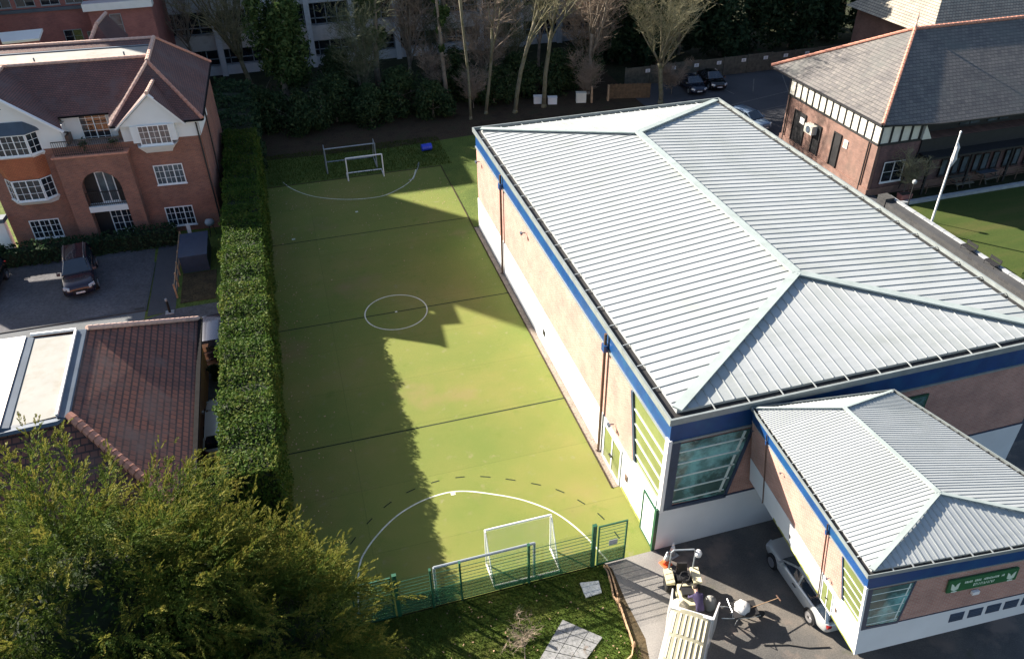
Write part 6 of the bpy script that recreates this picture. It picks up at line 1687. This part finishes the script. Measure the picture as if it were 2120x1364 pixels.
for i, x in enumerate((37.0, 40.0, 42.7, 45.4, 48.4, 51.1, 53.6, 56.3)):
    t = thing('bay_sign', 'small white bay sign on the timber fence', 'sign', (x, 77.12, 1.5), 0, 'bay signs on the timber fence')
    t['label'] = ['white bay sign on the timber fence left of the round headed bare tree', 'white bay sign on the fence right of the round headed bare tree', 'white bay sign on the fence behind the dark blue saloon', 'white bay sign on the fence behind the black saloon', 'white bay sign on the fence, fifth from the left end', 'white bay sign on the fence, sixth from the left end', 'white bay sign on the fence near the clubhouse eaves', 'white bay sign on the fence above the clubhouse eaves'][i]
    b = MB(); b.box(-0.26, -0.03, -0.18, 0.26, 0.0, 0.18); b.build('plate', M['whitepaint'], t)
    b = MB(); b.box(-0.14, -0.036, -0.1, 0.14, -0.03, -0.04); b.box(-0.1, -0.036, 0.03, 0.1, -0.03, 0.09); b.build('marking', M['coping'], t)

# stone wall, copings, flagpole and lamp at the bowling green
sw = thing('stone_wall', 'low dark stone wall with pale coping between hall and bowling green', 'wall', (42.2, 38, 0))
b = MB(); b.box(-0.45, -26, 0, 0.45, 7.0, 0.85); b.build('wall', M['stone'], sw)
y = -26.0; b = MB()
while y < 6.9: b.box(0.28, y, 0.85, 0.56, y+0.96, 0.95); y += 1.0
b.build('coping', M['coping'], sw)
b = MB(); b.box(-0.5, 6.2, 0, 0.3, 7.1, 1.1); b.build('end_pier', M['stone'], sw)
for y, lb in ((36.4, 'black slatted bench on the stone wall, upper of two'), (34.3, 'black slatted bench on the stone wall, lower of two')):
    t = thing('bench', lb, 'bench', (42.3, y, 0.85), 0, 'benches on the stone wall'); t.scale = (0.75, 0.65, 0.6)
    b = MB()
    for k in range(4): b.box(-0.3+k*0.17, -0.75, 0.38, -0.16+k*0.17, 0.75, 0.42)
    b.build('seat', M['black'], t)
    b = MB()
    for k in range(3): b.box(0.36, -0.75, 0.5+k*0.14, 0.4, 0.75, 0.6+k*0.14)
    b.build('backrest', M['black'], t)
    for yy in (-0.65, 0.65):
        b = MB(); b.tube([(-0.25, yy, 0), (-0.25, yy, 0.38), (0.36, yy, 0.38), (0.4, yy, 0.0)], 0.03, 6); b.tube([(0.36, yy, 0.38), (0.4, yy, 0.9)], 0.03, 6); b.build('leg', M['black'], t)
fl = thing('flagpole', 'tall white flagpole with a furled flag beside the bowling green', 'flagpole', (43.0, 40.7, 0))
b = MB(); b.lathe([(0.085, 0), (0.08, 2), (0.05, 7.4), (0.07, 7.45), (0.07, 7.55), (0.01, 7.6)], 10); b.build('pole', M['whitepaint'], fl)
b = MB(); rg = random.Random(2)
b.tube([(0.05, 0, 6.75), (0.12, -0.02, 6.4), (0.1, -0.03, 6.0), (0.15, 0, 5.6), (0.08, 0, 5.2), (0.03, 0, 4.95)], [0.06, 0.17, 0.14, 0.2, 0.12, 0.03], 7); fg = b.build('flag', M['bagwhite'], fl)
b = MB(); b.tube([(0.16, -0.05, 5.75), (0.2, -0.02, 5.5), (0.13, -0.04, 5.2)], [0.07, 0.13, 0.04], 6); b.build('flag_stripe', M['purple'], fg)
lp = thing('lamp_post', 'short black lamp post at the corner of the bowling green', 'lamp post', (42.9, 43.2, 0))
b = MB(); b.lathe([(0.09, 0), (0.07, 0.4), (0.045, 0.5), (0.04, 2.6)], 10); b.build('post', M['black'], lp)
b = MB(); b.lathe([(0.06, 2.6), (0.14, 2.68), (0.16, 2.85), (0.05, 2.95)], 10); b.build('lamp_head', M['coping'], lp)
for x, y, r, lb in ((50.4, 46.4, 0.0, 'dark picnic bench in front of the clubhouse, left of the pale table'), (53.2, 46.6, 0.1, 'picnic bench with pale blue top in front of the clubhouse windows'), (58.0, 46.4, 0.0, 'dark picnic bench towards the right edge before the clubhouse')):
    t = thing('picnic_bench', lb, 'picnic bench', (x, y, 0), r, 'picnic benches at the clubhouse')
    b = MB(); b.box(-0.85, -0.35, 0.7, 0.85, 0.35, 0.75); b.build('table_top', M['lead'] if 'pale' in lb and 'left' not in lb else M['panel'], t)
    for s in (-1, 1):
        b = MB(); b.box(-0.85, s*0.62-0.13, 0.42, 0.85, s*0.62+0.13, 0.46); b.build('seat', M['panel'], t)
        b = MB(); b.bar((s*0.6, -0.7, 0.0), (s*0.6, -0.3, 0.7), 0.06, 0.08); b.bar((s*0.6, 0.7, 0.0), (s*0.6, 0.3, 0.7), 0.06, 0.08); b.box(s*0.6-0.03, -0.7, 0.36, s*0.6+0.03, 0.7, 0.42); b.build('leg', M['panel'], t)
hr = thing('handrail', 'low dark handrail in front of the clubhouse veranda', 'handrail', (52, 45.9, 0))
b = MB(); b.bar((-6.8, 0, 0.95), (9, 0, 0.95), 0.05, 0.05); b.bar((-6.8, 0, 0.5), (9, 0, 0.5), 0.04, 0.04); b.build('rails', M['brownpipe'], hr)
for k in range(10):
    b = MB(); b.box(-6.8+k*1.72, -0.03, 0, -6.74+k*1.72, 0.03, 0.94); b.build('upright', M['brownpipe'], hr)
pb = thing('planter', 'dull red planter by the bare bush at the clubhouse corner', 'planter', (44.6, 45.5, 0))
b = MB(); b.hexa([(-.45, -.25, 0), (.45, -.25, 0), (.45, .25, 0), (-.45, .25, 0), (-.5, -.3, .55), (.5, -.3, .55), (.5, .3, .55), (-.5, .3, .55)]); b.build('tub', M['redbrick'], pb)
b = MB(); b.box(-.42, -.24, .5, .42, .24, .56); b.build('compost', M['soilcore'], pb)

# ------------------------------------------------------------------ left plot details
bl_ = thing('bollard', 'black bollard with pale cap on a concrete foot by the footway', 'bollard', (-9.25, 43.75, ZL))
b = MB(); b.lathe([(0.075, 0), (0.075, 0.85)], 10); b.build('post', M['black'], bl_)
b = MB(); b.lathe([(0.08, 0.85), (0.08, 0.98), (0.05, 1.02)], 10); b.build('cap', M['dullsteel'], bl_)
b = MB(); b.box(-0.25, -0.2, -0.02, 0.25, 0.2, 0.05); b.build('foot', M['coping'], bl_)
st = thing('bin_store', 'dark flat topped bin store behind low timber rails by the tall hedge', 'bin store', (-7.75, 49.8, ZL))
b = MB(); b.box(-0.95, -1.5, 0, 0.75, 1.6, 1.15); b.build('cabinet', M['slateframe'], st)
for k in range(3):
    b = MB(); b.hexa([(-1.0, -1.52+k*1.05, 1.15), (0.8, -1.52+k*1.05, 1.15), (0.8, -0.55+k*1.05, 1.15), (-1.0, -0.55+k*1.05, 1.15), (-1.0, -1.52+k*1.05, 1.2), (0.8, -1.52+k*1.05, 1.2), (0.8, -0.55+k*1.05, 1.32), (-1.0, -0.55+k*1.05, 1.32)]); b.build('lid', M['slateframe'], st)
rl = thing('timber_rail', 'low weathered timber rail along the footway beside the bin store', 'fence', (-8.9, 48.5, ZL))
b = MB(); b.bar((0, -3.2, 0.85), (-0.05, 4.0, 0.85), 0.05, 0.09); b.bar((0, -3.2, 0.4), (-0.05, 4.0, 0.4), 0.04, 0.08); b.build('rails', M['wood'], rl)
for k in range(6):
    b = MB(); b.box(-0.05, -3.2+k*1.42, 0, 0.05, -3.1+k*1.42, 1.0); b.build('post', M['wood'], rl)
cpd = MB(); cpd.box(-8.7, 44.6, ZL, -6.6, 48.2, ZL+0.03); struct('concrete_pad', cpd, M['soil'])
wp = thing('white_post', 'white square post standing under the lower right house window', 'post', (-8.35, 53.0, ZL))
b = MB(); b.box(-0.12, -0.06, 0, 0.12, 0.06, 1.15); b.build('board', M['whitepaint'], wp)
b = MB(); b.box(-0.15, -0.08, 1.15, 0.15, 0.08, 1.2); b.build('cap', M['whitepaint'], wp)
bq = thing('garden_ball', 'grey covered round barbecue at the end of the low hedge', 'barbecue', (-6.95, 53.3, ZL))
b = MB(); b.lathe([(0.05, 0.75), (0.28, 0.82), (0.33, 0.98), (0.25, 1.16), (0.05, 1.22)], 14); b.build('lid', M['coping'], bq, True)
for k in range(3):
    b = MB(); a = k*2.1; b.tube([(0.12*math.cos(a), 0.12*math.sin(a), 0.8), (0.3*math.cos(a), 0.3*math.sin(a), 0)], 0.025, 6); b.build('leg', M['black'], bq)
